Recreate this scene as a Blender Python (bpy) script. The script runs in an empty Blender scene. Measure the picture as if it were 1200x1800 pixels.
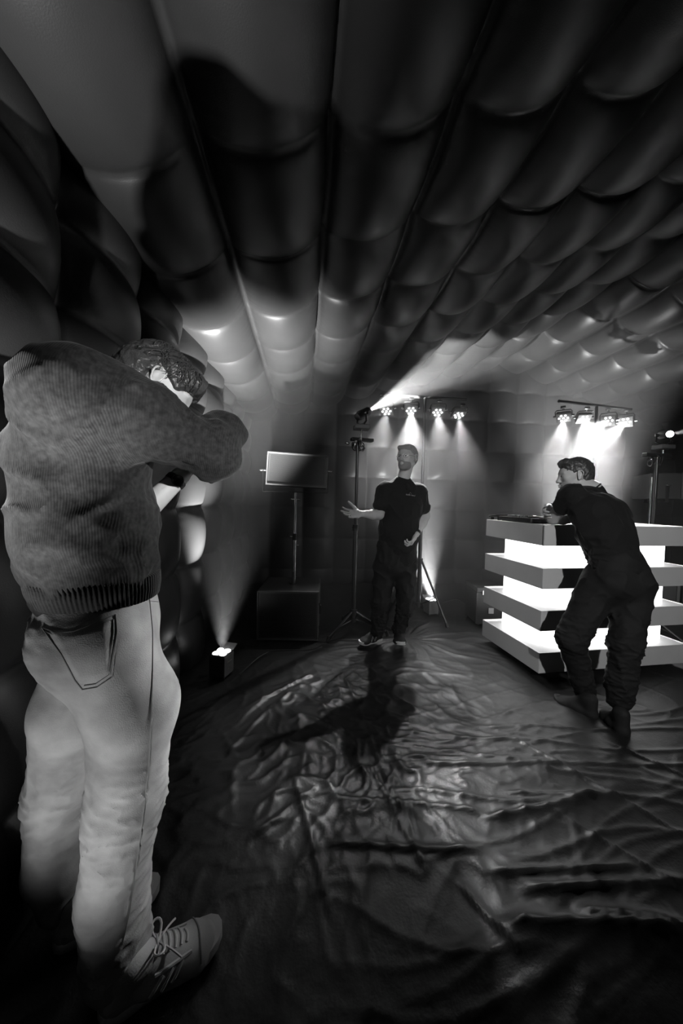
import bpy, bmesh, math, random
import numpy as np
from mathutils import Vector, Matrix

# ------------------------------------------------------------------ camera, world, lights, exposure
SC = bpy.context.scene
COL = SC.collection
THETA, PITCH, ROLL, FOCAL, CAMH = math.radians(6.2), math.radians(2.0), math.radians(1.4), 600.0, 1.30
_f0 = Vector((math.sin(THETA), math.cos(THETA), 0))
_r0 = Vector((math.cos(THETA), -math.sin(THETA), 0))
_F = (_f0 * math.cos(PITCH) + Vector((0, 0, -1)) * math.sin(PITCH)).normalized()
_U0 = _r0.cross(_F)
CR = _r0 * math.cos(ROLL) + _U0 * math.sin(ROLL)
CU = -_r0 * math.sin(ROLL) + _U0 * math.cos(ROLL)
CP = Vector((0, 0, CAMH))


def at(px, py, d):
    """a place in the room, measured along the sight line, at horizontal distance d in front of the lens"""
    r = _F * FOCAL + CR * (px - 600) + CU * (900 - py)
    return CP + r * (d / r.dot(_f0))


def cam2w(x, y, z):
    """metres right of / in front of the lens / above the floor -> room coordinates"""
    return _r0 * x + _f0 * y + Vector((0, 0, z))


cam = bpy.data.cameras.new('camera')
camo = bpy.data.objects.new('camera', cam)
COL.objects.link(camo)
m = Matrix((CR, CU, -_F)).transposed().to_4x4()
m.translation = CP
camo.matrix_world = m
cam.sensor_fit = 'VERTICAL'
cam.sensor_height = 36.0
cam.lens = 36.0 * FOCAL / 1800.0
cam.clip_start = 0.05
cam.clip_end = 60
SC.camera = camo

SC.view_settings.view_transform = 'Standard'
SC.view_settings.look = 'None'
SC.view_settings.gamma = 1.0
SC.view_settings.exposure = 0.0
SC.view_settings.use_curve_mapping = False
SC.cycles.use_denoising = True
SC.cycles.max_bounces = 5
SC.cycles.diffuse_bounces = 3
SC.cycles.glossy_bounces = 2
SC.cycles.transmission_bounces = 4
SC.cycles.volume_bounces = 0
SC.cycles.caustics_reflective = False
SC.cycles.caustics_refractive = False
SC.cycles.sample_clamp_indirect = 3.0
SC.cycles.use_adaptive_sampling = True
SC.cycles.adaptive_threshold = 0.015
SC.cycles.adaptive_min_samples = 24

wd = bpy.data.worlds.new('night')
SC.world = wd
wd.use_nodes = True
wd.node_tree.nodes['Background'].inputs[0].default_value = (1, 1, 1, 1)
wd.node_tree.nodes['Background'].inputs[1].default_value = 0.0015

HAZE = 0.17          # haze density
HAZE_G = 0.35
P_PAR = 100            # watts of a stage lamp
P_UP = 420             # watts of a floor uplighter
P_SIDE = 420
P_KEY = 300
HAZE_THIN = 0.0028
P_BEAM = 2200
GLOW = 3.2            # light boxes of the booth


def lamp(name, loc, target, power, angle, blend=0.5, radius=0.03, parent=None):
    l = bpy.data.lights.new(name, 'SPOT')
    l.energy = power
    l.spot_size = math.radians(angle)
    l.spot_blend = blend
    l.shadow_soft_size = radius
    o = bpy.data.objects.new(name, l)
    COL.objects.link(o)
    d = (Vector(target) - Vector(loc)).normalized()
    o.rotation_euler = d.to_track_quat('-Z', 'Y').to_euler()
    o.location = loc
    if parent:
        o.parent = parent
        o.matrix_parent_inverse = parent.matrix_world.inverted()
    return o


# ------------------------------------------------------------------ materials
def mat(name, v, rough=0.6, metal=0.0, spec=0.5, emit=0.0, noise=None, bump=None, sheen=0.0, wave=None, alpha=None):
    """grey procedural material. noise=(scale, contrast) mottles the colour, bump=(scale, strength, distance)"""
    m = bpy.data.materials.new(name)
    m.use_nodes = True
    nt = m.node_tree
    b = nt.nodes['Principled BSDF']
    b.inputs['Base Color'].default_value = (v, v, v, 1)
    b.inputs['Roughness'].default_value = rough
    b.inputs['Metallic'].default_value = metal
    b.inputs['Specular IOR Level'].default_value = spec
    if sheen:
        b.inputs['Sheen Weight'].default_value = sheen
        b.inputs['Sheen Roughness'].default_value = 0.4
    if emit:
        b.inputs['Emission Color'].default_value = (1, 1, 1, 1)
        b.inputs['Emission Strength'].default_value = emit
    tc = nt.nodes.new('ShaderNodeTexCoord')
    if noise:
        n = nt.nodes.new('ShaderNodeTexNoise')
        n.inputs['Scale'].default_value = noise[0]
        n.inputs['Detail'].default_value = 4
        r = nt.nodes.new('ShaderNodeMapRange')
        r.inputs['From Min'].default_value = 0.3
        r.inputs['From Max'].default_value = 0.7
        r.inputs['To Min'].default_value = v * (1 - noise[1])
        r.inputs['To Max'].default_value = v * (1 + noise[1])
        nt.links.new(tc.outputs['Object'], n.inputs['Vector'])
        nt.links.new(n.outputs['Fac'], r.inputs['Value'])
        nt.links.new(r.outputs['Result'], b.inputs['Base Color'])
    h = None
    if bump:
        n = nt.nodes.new('ShaderNodeTexNoise')
        n.inputs['Scale'].default_value = bump[0]
        n.inputs['Detail'].default_value = 3
        nt.links.new(tc.outputs['Object'], n.inputs['Vector'])
        h = (n.outputs['Fac'], bump[1], bump[2])
    if wave:      # (scale, strength, distance, axis)
        w = nt.nodes.new('ShaderNodeTexWave')
        w.wave_type = 'BANDS'
        w.bands_direction = wave[3]
        w.inputs['Scale'].default_value = wave[0]
        w.inputs['Distortion'].default_value = 1.0
        w.inputs['Detail'].default_value = 1.0
        nt.links.new(tc.outputs['Object'], w.inputs['Vector'])
        h = (w.outputs['Fac'], wave[1], wave[2])
    if h:
        bp = nt.nodes.new('ShaderNodeBump')
        bp.inputs['Strength'].default_value = h[1]
        bp.inputs['Distance'].default_value = h[2]
        nt.links.new(h[0], bp.inputs['Height'])
        nt.links.new(bp.outputs['Normal'], b.inputs['Normal'])
    return m


M = {
    'tent': mat('tent_fabric', 0.020, 0.40, spec=0.33, bump=(260, 0.25, 0.002), noise=(3, 0.12)),
    'tarp': mat('floor_sheet', 0.019, 0.42, spec=0.4, bump=(90, 0.3, 0.003), noise=(6, 0.25)),
    'white': mat('booth_laminate', 0.60, 0.45, noise=(5, 0.04)),
    'glow': mat('light_box', 0.8, 0.5, emit=GLOW),
    'led': mat('led', 0.9, 0.3, emit=14),
    'lens': mat('lamp_lens', 0.9, 0.3, emit=40),
    'uplens': mat('uplighter_lens', 0.9, 0.3, emit=10),
    'black': mat('black_plastic', 0.02, 0.42, bump=(300, 0.2, 0.001)),
    'casing': mat('grey_casing', 0.12, 0.38, bump=(300, 0.15, 0.001)),
    'face': mat('lamp_front', 0.35, 0.35),
    'steel': mat('steel', 0.5, 0.25, metal=1.0),
    'dsteel': mat('black_steel', 0.06, 0.28, metal=0.6),
    'cab': mat('speaker_cabinet', 0.05, 0.5, bump=(400, 0.4, 0.001)),
    'cabrim': mat('speaker_rim', 0.13, 0.45),
    'grille': mat('speaker_grille', 0.10, 0.42, metal=0.3),
    'dark': mat('dark_recess', 0.008, 0.8),
    'rubber': mat('rubber', 0.02, 0.7),
    'skin': mat('skin', 0.50, 0.5, noise=(25, 0.05), bump=(180, 0.12, 0.001)),
    'hair': mat('hair', 0.045, 0.38, spec=0.6, bump=(140, 0.6, 0.004)),
    'fairhair': mat('fair_hair', 0.28, 0.5, bump=(220, 0.7, 0.004)),
    'beard': mat('beard', 0.24, 0.7, bump=(260, 0.7, 0.003)),
    'knit': mat('knit', 0.020, 0.85, sheen=0.08, spec=0.2, wave=(70, 0.3, 0.0015, 'X'), noise=(90, 0.5)),
    'rib': mat('rib_knit', 0.035, 0.9, sheen=0.15, spec=0.2, bump=(200, .5, .002)),
    'denim': mat('denim', 0.34, 0.8, spec=0.25, noise=(9, 0.35), bump=(420, 0.5, 0.0015)),
    'thread': mat('denim_thread', 0.22, 0.8),
    'shirt': mat('black_jersey', 0.014, 0.85, spec=0.2, sheen=0.12, bump=(200, 0.3, 0.001)),
    'tee': mat('black_cotton', 0.012, 0.85, spec=0.2, sheen=0.10, bump=(200, 0.3, 0.001)),
    'trouser': mat('dark_trousers', 0.014, 0.8, spec=0.25, bump=(200, 0.4, 0.001)),
    'shoe': mat('black_shoe', 0.010, 0.8, bump=(200, 0.4, 0.001)),
    'suede': mat('grey_suede', 0.42, 0.8, bump=(260, 0.5, 0.001)),
    'sole': mat('pale_sole', 0.6, 0.6),
    'stripe': mat('pale_leather', 0.5, 0.5),
    'lace': mat('lace', 0.6, 0.8),
    'eye': mat('eye_white', 0.5, 0.2),
    'iris': mat('iris', 0.03, 0.15),
}


# ------------------------------------------------------------------ mesh helpers
def link(name, me, mt, parent=None, smooth=True):
    o = bpy.data.objects.new(name, me)
    COL.objects.link(o)
    if mt is not None:
        me.materials.append(mt)
    if parent is not None:
        o.parent = parent
    if smooth:
        me.shade_smooth()
    return o


def raw(name, verts, faces, mt, parent=None, smooth=True):
    me = bpy.data.meshes.new(name)
    if isinstance(verts, np.ndarray):
        verts = np.ascontiguousarray(verts, dtype=np.float32)
        faces = np.ascontiguousarray(faces, dtype=np.int32)
        me.vertices.add(len(verts))
        me.vertices.foreach_set('co', verts.ravel())
        me.loops.add(faces.size)
        me.loops.foreach_set('vertex_index', faces.ravel())
        me.polygons.add(len(faces))
        me.polygons.foreach_set('loop_start', np.arange(0, faces.size, 4, dtype=np.int32))
        me.update(calc_edges=True)
        me.validate()
    else:
        me.from_pydata([tuple(v) for v in verts], [], faces)
        me.update()
    return link(name, me, mt, parent, smooth)


def empty(name, loc, label, cat, group=None, rz=0.0):
    o = bpy.data.objects.new(name, None)
    COL.objects.link(o)
    o.location = loc
    o.rotation_euler = (0, 0, rz)
    o.empty_display_size = 0.1
    return tag(o, label, cat, group)


def tag(o, label=None, cat=None, group=None, kind=None):
    if label: o['label'] = label
    if cat: o['category'] = cat
    if group: o['group'] = group
    if kind: o['kind'] = kind
    return o


def basis(d, up=Vector((0, 0, 1))):
    d = Vector(d).normalized()
    if abs(d.dot(up)) > 0.98:
        up = Vector((0, 1, 0))
    x = up.cross(d).normalized()
    y = d.cross(x)
    return x, y, d


class MB:
    """collects shapes in one bmesh"""
    def __init__(s):
        s.bm = bmesh.new()

    def box(s, c, size, rot=None, bev=0.0, seg=2):
        r = bmesh.ops.create_cube(s.bm, size=1.0)
        vs = r['verts']
        mt = Matrix.Translation(Vector(c)) @ ((rot if rot is not None else Matrix.Identity(3)).to_4x4()) @ Matrix.Diagonal((*size, 1))
        bmesh.ops.transform(s.bm, matrix=mt, verts=vs)
        if bev:
            es = list({e for v in vs for e in v.link_edges})
            bmesh.ops.bevel(s.bm, geom=es, offset=bev, segments=seg, affect='EDGES', profile=0.5)
        return s

    def cyl(s, a, b, r, r2=None, n=16, cap=True):
        a, b = Vector(a), Vector(b)
        r2 = r if r2 is None else r2
        x, y, d = basis(b - a)
        A, B = [], []
        for i in range(n):
            t = 2 * math.pi * i / n
            u = x * math.cos(t) + y * math.sin(t)
            A.append(s.bm.verts.new(a + u * r))
            B.append(s.bm.verts.new(b + u * r2))
        for i in range(n):
            j = (i + 1) % n
            s.bm.faces.new((A[i], A[j], B[j], B[i]))
        if cap:
            s.bm.faces.new(A[::-1])
            s.bm.faces.new(B)
        return s

    def tube(s, pts, r, n=8, closed=False):
        pts = [Vector(p) for p in pts]
        rings = []
        N = len(pts)
        x = None
        for i, p in enumerate(pts):
            q0 = pts[i - 1] if (i or closed) else p
            q1 = pts[(i + 1) % N] if (i < N - 1 or closed) else p
            d = (q1 - q0).normalized()
            if x is None:
                x, y, _ = basis(d)
            else:
                x = (x - d * x.dot(d)).normalized()
                y = d.cross(x)
            rr = r[i] if isinstance(r, (list, tuple)) else r
            rings.append([s.bm.verts.new(p + (x * math.cos(2 * math.pi * k / n) + y * math.sin(2 * math.pi * k / n)) * rr) for k in range(n)])
        for i in range(N if closed else N - 1):
            a, b = rings[i], rings[(i + 1) % N]
            for k in range(n):
                j = (k + 1) % n
                s.bm.faces.new((a[k], a[j], b[j], b[k]))
        if not closed:
            s.bm.faces.new(rings[0][::-1])
            s.bm.faces.new(rings[-1])
        return s

    def lathe(s, c, axis, prof, n=20):
        """prof = [(along, radius)...]"""
        x, y, d = basis(axis)
        c = Vector(c)
        rings = []
        for (h, r) in prof:
            rings.append([s.bm.verts.new(c + d * h + (x * math.cos(2 * math.pi * k / n) + y * math.sin(2 * math.pi * k / n)) * max(r, 1e-4)) for k in range(n)])
        for a, b in zip(rings, rings[1:]):
            for k in range(n):
                j = (k + 1) % n
                s.bm.faces.new((a[k], a[j], b[j], b[k]))
        s.bm.faces.new(rings[0][::-1])
        s.bm.faces.new(rings[-1])
        return s

    def build(s, name, mt, parent=None, smooth=False, loc=None):
        bmesh.ops.recalc_face_normals(s.bm, faces=s.bm.faces)
        me = bpy.data.meshes.new(name)
        s.bm.to_mesh(me)
        s.bm.free()
        o = link(name, me, mt, parent, False)
        if smooth:
            for p in me.polygons:
                p.use_smooth = True
            try:
                me.set_sharp_from_angle(angle=math.radians(40))
            except Exception:
                pass
        if loc is not None:
            o.location = loc
        return o


def dup(root, loc, rz=None, label=None):
    r = root.copy()
    COL.objects.link(r)
    r.location = loc
    if rz is not None:
        r.rotation_euler = (r.rotation_euler[0], r.rotation_euler[1], rz)
    if label:
        r['label'] = label

    def rec(src, dst):
        for ch in src.children:
            c = ch.copy()
            COL.objects.link(c)
            c.parent = dst
            rec(ch, c)
    rec(root, r)
    return r


# gradient noise on numpy arrays
_rng = np.random.RandomState(7)
_perm = _rng.permutation(512)
_perm = np.concatenate([_perm, _perm])
_g3 = _rng.normal(size=(512, 3))
_g3 /= np.linalg.norm(_g3, axis=1)[:, None]


def pnoise(x, y, z=0.0):
    x, y = np.asarray(x, float), np.asarray(y, float)
    z = np.zeros_like(x) + z
    xi, yi, zi = np.floor(x).astype(int), np.floor(y).astype(int), np.floor(z).astype(int)
    xf, yf, zf = x - xi, y - yi, z - zi
    u, v, w = (t * t * t * (t * (t * 6 - 15) + 10) for t in (xf, yf, zf))
    out = 0
    for dx in (0, 1):
        for dy in (0, 1):
            for dz in (0, 1):
                h = _perm[(_perm[(_perm[(xi + dx) & 511] + yi + dy) & 511] + zi + dz) & 511]
                g = _g3[h]
                dot = g[..., 0] * (xf - dx) + g[..., 1] * (yf - dy) + g[..., 2] * (zf - dz)
                out = out + dot * np.where(dx, u, 1 - u) * np.where(dy, v, 1 - v) * np.where(dz, w, 1 - w)
    return out * 1.6


def grid_mesh(name, P, mt, parent=None, flip=False):
    """P: (n, m, 3) array"""
    n, k = P.shape[:2]
    i = np.arange(n * k).reshape(n, k)
    f = np.stack([i[:-1, :-1], i[1:, :-1], i[1:, 1:], i[:-1, 1:]], -1).reshape(-1, 4)
    if flip:
        f = f[:, ::-1]
    return raw(name, P.reshape(-1, 3), f, mt, parent)


# ------------------------------------------------------------------ the inflatable tent
XL, XR, XC, YB, YF = -0.93, 6.99, 3.03, 5.35, -2.6
ZE, SLOPE = 2.54, 0.28
CY = 0.57          # cell length along the tent
CX = 0.495         # cell width across the roof


def pillow(s, t, a_s, a_t, ps=0.55, pt=0.5):
    """inward bulge of an air cell, s,t are cell coordinates (seams at whole numbers)"""
    fs, ft = np.abs(np.sin(np.pi * s)), np.abs(np.sin(np.pi * t))
    return a_s * fs ** ps + a_t * ft ** pt * (0.35 + 0.65 * fs ** 0.7)


def crinkle(s, t, amp):
    """little gathers of cloth pulled tight at the seams"""
    e = np.exp(-np.abs(s - np.round(s)) * 14)
    return amp * e * pnoise(s * 2.0, t * 22.0) + amp * 0.5 * np.exp(-np.abs(t - np.round(t)) * 14) * pnoise(s * 20, t * 2)


ys = np.arange(YF, YB + 0.001, 0.0152)
ty = (YB - ys) / CY
# roof: two slopes
for side, nm in ((0, 'ceiling'), (1, 'ceiling')):
    xs = np.linspace(XL, XC, 201) if side == 0 else np.linspace(XC, XR, 201)
    X, Y = np.meshgrid(xs, ys, indexing='ij')
    S = (X - XL) / CX
    T = (YB - Y) / CY
    wob = 0.05 * pnoise(X * 0.9, Y * 0.9)
    b = pillow(S, T, 0.13, 0.06) * (1 + 0.15 * pnoise(np.floor(S) * 3.1, np.floor(T) * 2.7)) + crinkle(S, T, 0.006)
    Z = ZE + SLOPE * (XC - XL - np.abs(X - XC))
    nx = SLOPE / math.hypot(1, SLOPE) * (1 if side == 0 else -1)
    nz = -1 / math.hypot(1, SLOPE)
    o = grid_mesh(nm, np.stack([X + nx * b, Y, Z + nz * b], -1), M['tent'], flip=True)
    tag(o, kind='structure')
# side walls
zs = np.linspace(0, ZE + 0.02, 170)
rows_l = np.array([-0.07, 0.36, 0.79, 1.22, 1.65, 1.97, 2.29, 2.56])
for X0, sg, nm in ((XL, 1, 'wall_left'), (XR, -1, 'wall_right')):
    Y, Z = np.meshgrid(ys, zs, indexing='ij')
    T = np.interp(Z, rows_l, np.arange(len(rows_l)))
    S = (YB - Y) / CY
    b = (0.085 * np.abs(np.sin(np.pi * S)) ** 0.6 + 0.06 * np.abs(np.sin(np.pi * T)) ** 0.5 * (0.3 + 0.7 * np.abs(np.sin(np.pi * S)) ** 0.6)) + crinkle(S, T, 0.005)
    b = b * np.clip((ZE + 0.02 - Z) / 0.05, 0.2, 1)
    o = grid_mesh(nm, np.stack([X0 + sg * b, Y, Z], -1), M['tent'], flip=(sg < 0))
    tag(o, kind='structure')
# end walls
rows_b = np.array([-0.26, 0.22, 0.70, 1.18, 1.66, 2.14, 2.62, 3.10, 3.58, 4.06])
for Y0, sg, nm in ((YB, -1, 'wall_back'), (YF, 1, 'wall_front')):
    xs = np.linspace(XL, XR, 420)
    vs = np.linspace(0, 1, 200)
    X, V = np.meshgrid(xs, vs, indexing='ij')
    Z = V * (ZE + SLOPE * (XC - XL - np.abs(X - XC)) + 0.02)
    T = np.interp(Z, rows_b, np.arange(len(rows_b)))
    S = (X - XL) / 0.495 + 0.18
    soft = np.clip((X - 0.55) / 0.3, 0, 1)          # the cells near the left corner hang slacker
    b = 0.070 * np.abs(np.sin(np.pi * S)) ** 0.8 + (0.025 + 0.065 * soft) * np.abs(np.sin(np.pi * T)) ** 0.5 * (0.4 + 0.6 * np.abs(np.sin(np.pi * S))) + crinkle(S, T, 0.005)
    o = grid_mesh(nm, np.stack([X, Y0 + sg * b, Z], -1), M['tent'], flip=(sg > 0))
    tag(o, kind='structure')

# ------------------------------------------------------------------ the floor: a wrinkled dark sheet
fx = np.concatenate([np.arange(XL - 0.05, 3.4, 0.0105), np.arange(3.4, XR + 0.1, 0.04)])
fy = np.concatenate([np.arange(YF - 0.05, 0.3, 0.05), np.arange(0.3, 3.9, 0.0105), np.arange(3.9, YB + 0.1, 0.03)])
X, Y = np.meshgrid(fx, fy, indexing='ij')


def floorpt(px, py):
    r = _F * FOCAL + CR * (px - 600) + CU * (900 - py)
    k = -CAMH / r.z
    p = CP + r * k
    return p.x, p.y


def crease(px0, py0, px1, py1, amp, w, side=0.0):
    a, b = np.array(floorpt(px0, py0)), np.array(floorpt(px1, py1))
    d = b - a
    L = np.hypot(*d)
    d /= L
    wig = 0.012 * pnoise(X * 2.2 + amp * 991, Y * 2.2)
    t = (X - a[0]) * d[0] + (Y - a[1]) * d[1]
    n = -(X - a[0]) * d[1] + (Y - a[1]) * d[0] + wig
    env = np.clip(t / (0.18 * L), 0, 1) * np.clip((L - t) / (0.18 * L), 0, 1)
    env = env * env * (3 - 2 * env)
    return amp * env * np.exp(-np.abs(n) / w) * np.where(n * side < 0, np.exp(-np.abs(n) / w * 1.5), 1)


def ridged(a, b, c=0.0, sharp=6.0):
    return np.exp(-np.abs(pnoise(a, b, c)) * sharp)


wx = X + 0.18 * pnoise(X * 1.3, Y * 1.3, 3.3)
wy = Y + 0.18 * pnoise(X * 1.3, Y * 1.3, 8.1)
Hh = 0.010 * pnoise(X * 1.1, Y * 1.1)
# crumpled part in the middle, in front of the standing man
cx0, cy0 = floorpt(600, 1290)
crum = np.exp(-(((X - cx0) / 0.95) ** 2 + ((Y - cy0) / 0.85) ** 2))
Hh += crum * (0.013 * ridged(wx * 3.2, wy * 3.2, 1.0, 10) + 0.010 * ridged(wx * 6.5 + 4, wy * 6, 2.0, 10) + 0.006 * ridged(wx * 13, wy * 12, 5.0, 8))
# folds that run out from under his shoes
fx0, fy0 = floorpt(715, 1120)
ang = np.arctan2(Y - fy0, X - fx0)
rad = np.hypot(X - fx0, Y - fy0)
Hh += 0.018 * np.clip(rad / 0.25, 0, 1) * np.exp(-(rad / 0.75) ** 2) * ridged(ang * 3.6 + 0.6 * pnoise(X * 3, Y * 3), rad * 1.2, 7.0, 4)
# long folds running across
acr = np.clip((X + 0.1) / 0.6, 0, 1) * np.exp(-((Y - 1.5) / 1.1) ** 2)
Hh += acr * (0.009 * ridged(wx * 0.9 + 2, wy * 4.5 + X * 0.8, 3.0, 14) + 0.006 * ridged(wx * 0.7, wy * 7.0 - X * 1.0, 9.0, 16))
Hh += 0.003 * ridged(wx * 2.5, wy * 2.5, 12.0, 16) + 0.0006 * pnoise(X * 18, Y * 18)
for c in ((885, 1285, 1240, 1490, .012, .012, 1), (945, 1408, 1240, 1585, .012, .012, 1), (595, 1165, 760, 1560, .010, .012, 1),
          (640, 1330, 760, 1540, .012, .012, -1), (800, 1540, 930, 1700, .012, .012, 1), (510, 1340, 590, 1640, .010, .014, 1),
          (860, 1635, 1230, 1640, .05, .05, -1), (1000, 1600, 1260, 1640, .028, .03, 1), (840, 1440, 1060, 1392, .02, .02, -1),
          (840, 1530, 1150, 1520, .016, .018, 1), (900, 1570, 1220, 1540, .018, .02, 1), (700, 1340, 1200, 1345, .010, .02, 1),
          (860, 1390, 1130, 1400, .012, .016, -1), (1060, 1300, 1240, 1380, .012, .014, 1), (420, 1250, 560, 1180, .016, .02, 1),
          (430, 1480, 560, 1380, .012, .02, 1), (560, 1400, 860, 1420, .012, .018, -1), (560, 1480, 860, 1500, .014, .02, 1)):
    Hh += crease(*c)
for (px, py, w) in ((900, 1700, .12), (1120, 1760, .12)):
    bx, by = floorpt(px, py)
    Hh += 0.018 * np.exp(-(((X - bx) / (w * 1.6)) ** 2 + ((Y - by) / w) ** 2))
Hh -= Hh.min() * 0
FLOORH = Hh
o = grid_mesh('floor', np.stack([X, Y, Hh - 0.012], -1), M['tarp'])
tag(o, kind='structure')

# ------------------------------------------------------------------ glowing slatted booth
BA = math.atan2(0.174, 0.985)
_bx = (_r0 * 0.985 + _f0 * 0.174).normalized()
_by = (-_r0 * 0.174 + _f0 * 0.985).normalized()
bc = cam2w(1.48, 2.475, 0)
brz = math.atan2(_bx.y, _bx.x)
BW, BD = 1.35, 0.72
booth = empty('dj_booth', bc, 'square white DJ booth of four stacked slabs with glowing light boxes between them', 'dj booth', rz=brz)
for k, zt in enumerate((1.154, 0.836, 0.523, 0.209)):
    b = MB().box((BW / 2, BD / 2, zt - 0.076), (BW, BD, 0.152), bev=0.003)
    b.build('slab', M['white'], booth)
for k, (z0, z1) in enumerate(((0.836, 1.002), (0.523, 0.684), (0.209, 0.371))):
    i = 0.118
    MB().box((BW / 2, BD / 2, (z0 + z1) / 2), (BW - 2 * i, BD - 2 * i, z1 - z0)).build('light_box', M['glow'], booth)
# pale edge strips on the near corner
MB().box((-0.0015, -0.0015, 1.078), (0.012, 0.012, 0.150), bev=0.002).build('corner_strip', M['white'], booth)
for (x, y) in ((0.12, 0.1), (BW - 0.12, 0.1), (0.12, BD - 0.1), (BW - 0.12, BD - 0.1)):
    c = MB().cyl((x - 0.012, y, 0.03), (x + 0.012, y, 0.03), 0.03, n=16)
    c.box((x, y, 0.052), (0.05, 0.05, 0.012))
    c.build('castor', M['rubber'], booth, smooth=True)

# things on the booth
def on_booth(x, y, z=1.154):
    return bc + _bx * x + _by * y + Vector((0, 0, z))

ct = empty('dj_controller', on_booth(0.15, 0.385), 'black DJ controller with jog wheels and knobs lying on the booth top', 'dj controller', rz=brz)
MB().box((0, 0, 0.022), (0.24, 0.40, 0.035), bev=0.006).build('housing', M['black'], ct)
for s in (-1, 1):
    j = MB().lathe((-0.01, s * 0.125, 0.039), (0, 0, 1), ((0, .062), (.010, .062), (.013, .058), (.013, .03), (.015, .028))).build('jog_wheel', M['casing'], ct, smooth=True)
for i in range(4):
    for jx in range(3):
        MB().lathe((-0.07 + 0.045 * jx, -0.045 + 0.03 * i, 0.039), (0, 0, 1), ((0, .008), (.014, .007), (.016, .005)), n=12).build('knob', M['casing'], ct, smooth=True)
for i in range(2):
    f = MB().box((0.07, -0.02 + 0.04 * i, 0.0405), (0.05, 0.006, 0.003))
    f.box((0.065 + .01 * i, -0.02 + 0.04 * i, 0.047), (0.014, 0.016, 0.012), bev=0.002)
    f.build('fader', M['steel'], ct)
MB().box((0.0, 0.0, 0.003), (0.2, 0.36, 0.006)).build('base_pad', M['rubber'], ct)

tb = empty('headphones', on_booth(0.36, 0.50), 'black headphones lying on the booth top to the right of the controller', 'headphones', rz=brz)
for s in (-1, 1):
    MB().lathe((0, s * 0.05, 0.003), (0, 0, 1), ((0, .034), (.014, .038), (.024, .034), (.03, .02)), n=18).build('ear_cup', M['black'], tb, smooth=True)
MB().tube([Vector((0.085 * math.sin(t) , 0.05 * math.cos(t) * 1.1, 0.014)) for t in np.linspace(0, math.pi, 14)], 0.006, n=8).build('headband', M['casing'], tb, smooth=True)
lp = empty('laptop', on_booth(0.14, 0.655), 'closed thin black laptop on a low tilted rest at far end of booth top', 'laptop', rz=brz)
rt = Matrix.Rotation(math.radians(-6), 3, 'X')
MB().box((0, 0, 0.034), (0.25, 0.12, 0.009), rot=rt, bev=0.003).build('body', M['black'], lp)
MB().box((0, 0, 0.043), (0.25, 0.12, 0.005), rot=rt, bev=0.002).build('lid', M['casing'], lp)
for s in (-1, 1):
    MB().box((s * 0.09, -0.05, 0.0165), (0.02, 0.02, 0.033)).build('rest_foot', M['rubber'], lp)
    MB().box((s * 0.09, 0.05, 0.011), (0.02, 0.02, 0.022)).build('rest_foot', M['rubber'], lp)


# ------------------------------------------------------------------ stage lamps
def make_par():
    """flat LED lamp, front towards -Y, hanging from a yoke; origin at the yoke bolt"""
    t = empty('par_lamp', (0, 0, 0), 'x', 'stage lamp', group='stage lamps on the two cross bars')
    h = MB()
    h.box((0, 0.03, 0), (0.150, 0.055, 0.135), bev=0.022, seg=4)
    h.build('housing', M['casing'], t, smooth=True)
    h = MB()
    h.box((0, 0.003, 0), (0.142, 0.008, 0.127), bev=0.0035, seg=2)
    h.build('front_panel', M['face'], t, smooth=True)
    pos = [(0, 0)] + [(0.043 * math.cos(math.radians(60 * k)), 0.043 * math.sin(math.radians(60 * k))) for k in range(6)]
    for (x, z) in pos:
        MB().lathe((x, -0.001, z), (0, -1, 0), ((0, .0100), (.003, .0100), (.006, .008), (.008, .004)), n=16).build('led', M['led'], t, smooth=True)
    y = MB()
    y.tube([(-0.083, 0.035, -0.01), (-0.083, 0.035, 0.07), (-0.07, 0.035, 0.092), (0.07, 0.035, 0.092), (0.083, 0.035, 0.07), (0.083, 0.035, -0.01)], 0.006, n=8)
    y.build('yoke', M['dsteel'], t, smooth=True)
    for s in (-1, 1):
        k = MB().cyl((s * 0.078, 0.035, 0), (s * 0.105, 0.035, 0), 0.013, n=12)
        k.build('tilt_knob', M['steel'], t, smooth=True)
    c = MB().cyl((0, 0.035, 0.092), (0, 0.035, 0.125), 0.012, n=12)
    c.box((0, 0.035, 0.135), (0.05, 0.03, 0.02), bev=0.003)
    c.build('clamp', M['steel'], t, smooth=True)
    return t


def aim(root, loc, target):
    d = (Vector(target) - Vector(loc)).normalized()
    root.rotation_mode = 'XYZ'
    rz = math.atan2(d.x, -d.y)
    rx = math.atan2(d.z, math.hypot(d.x, d.y))
    root.location = loc
    root.rotation_euler = (Matrix.Rotation(rz, 3, 'Z') @ Matrix.Rotation(-rx, 3, 'X')).to_euler()


par0 = make_par()
par_used = False
# (pixel x, y, distance), aim point (right of lens, ahead, height), power factor, label
PARS = [
    (679, 723, 3.78, (0.0, 2.4, 0), 1.0, 'stage lamp at the left end of the bar behind the standing man'),
    (722, 722, 3.78, (0.50, 2.3, 0), 3.6, 'brightest stage lamp right above the standing man\'s head'),
    (769, 725, 3.80, (0.90, 2.4, 0), 1.3, 'stage lamp third from left on the bar above the standing man'),
    (806, 730, 3.84, (1.3, 2.9, 0), 1.2, 'tilted stage lamp at the right end of the bar above the standing man'),
    (990, 735, 4.05, (1.7, 2.9, 0.3), 2.0, 'stage lamp at the left end of the bar behind the booth'),
    (1026, 737, 4.12, (2.5, 2.7, 0.6), 4.9, 'brightest stage lamp on the bar above the leaning man'),
    (1068, 740, 4.20, (-0.27, .80, 0.95), 9, 'third stage lamp from left on the bar behind the booth'),
    (1099, 742, 4.28, (-0.24, .80, 0.6), 9, 'stage lamp at the right end of the bar behind the booth'),
]
PARPOS = []
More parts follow.
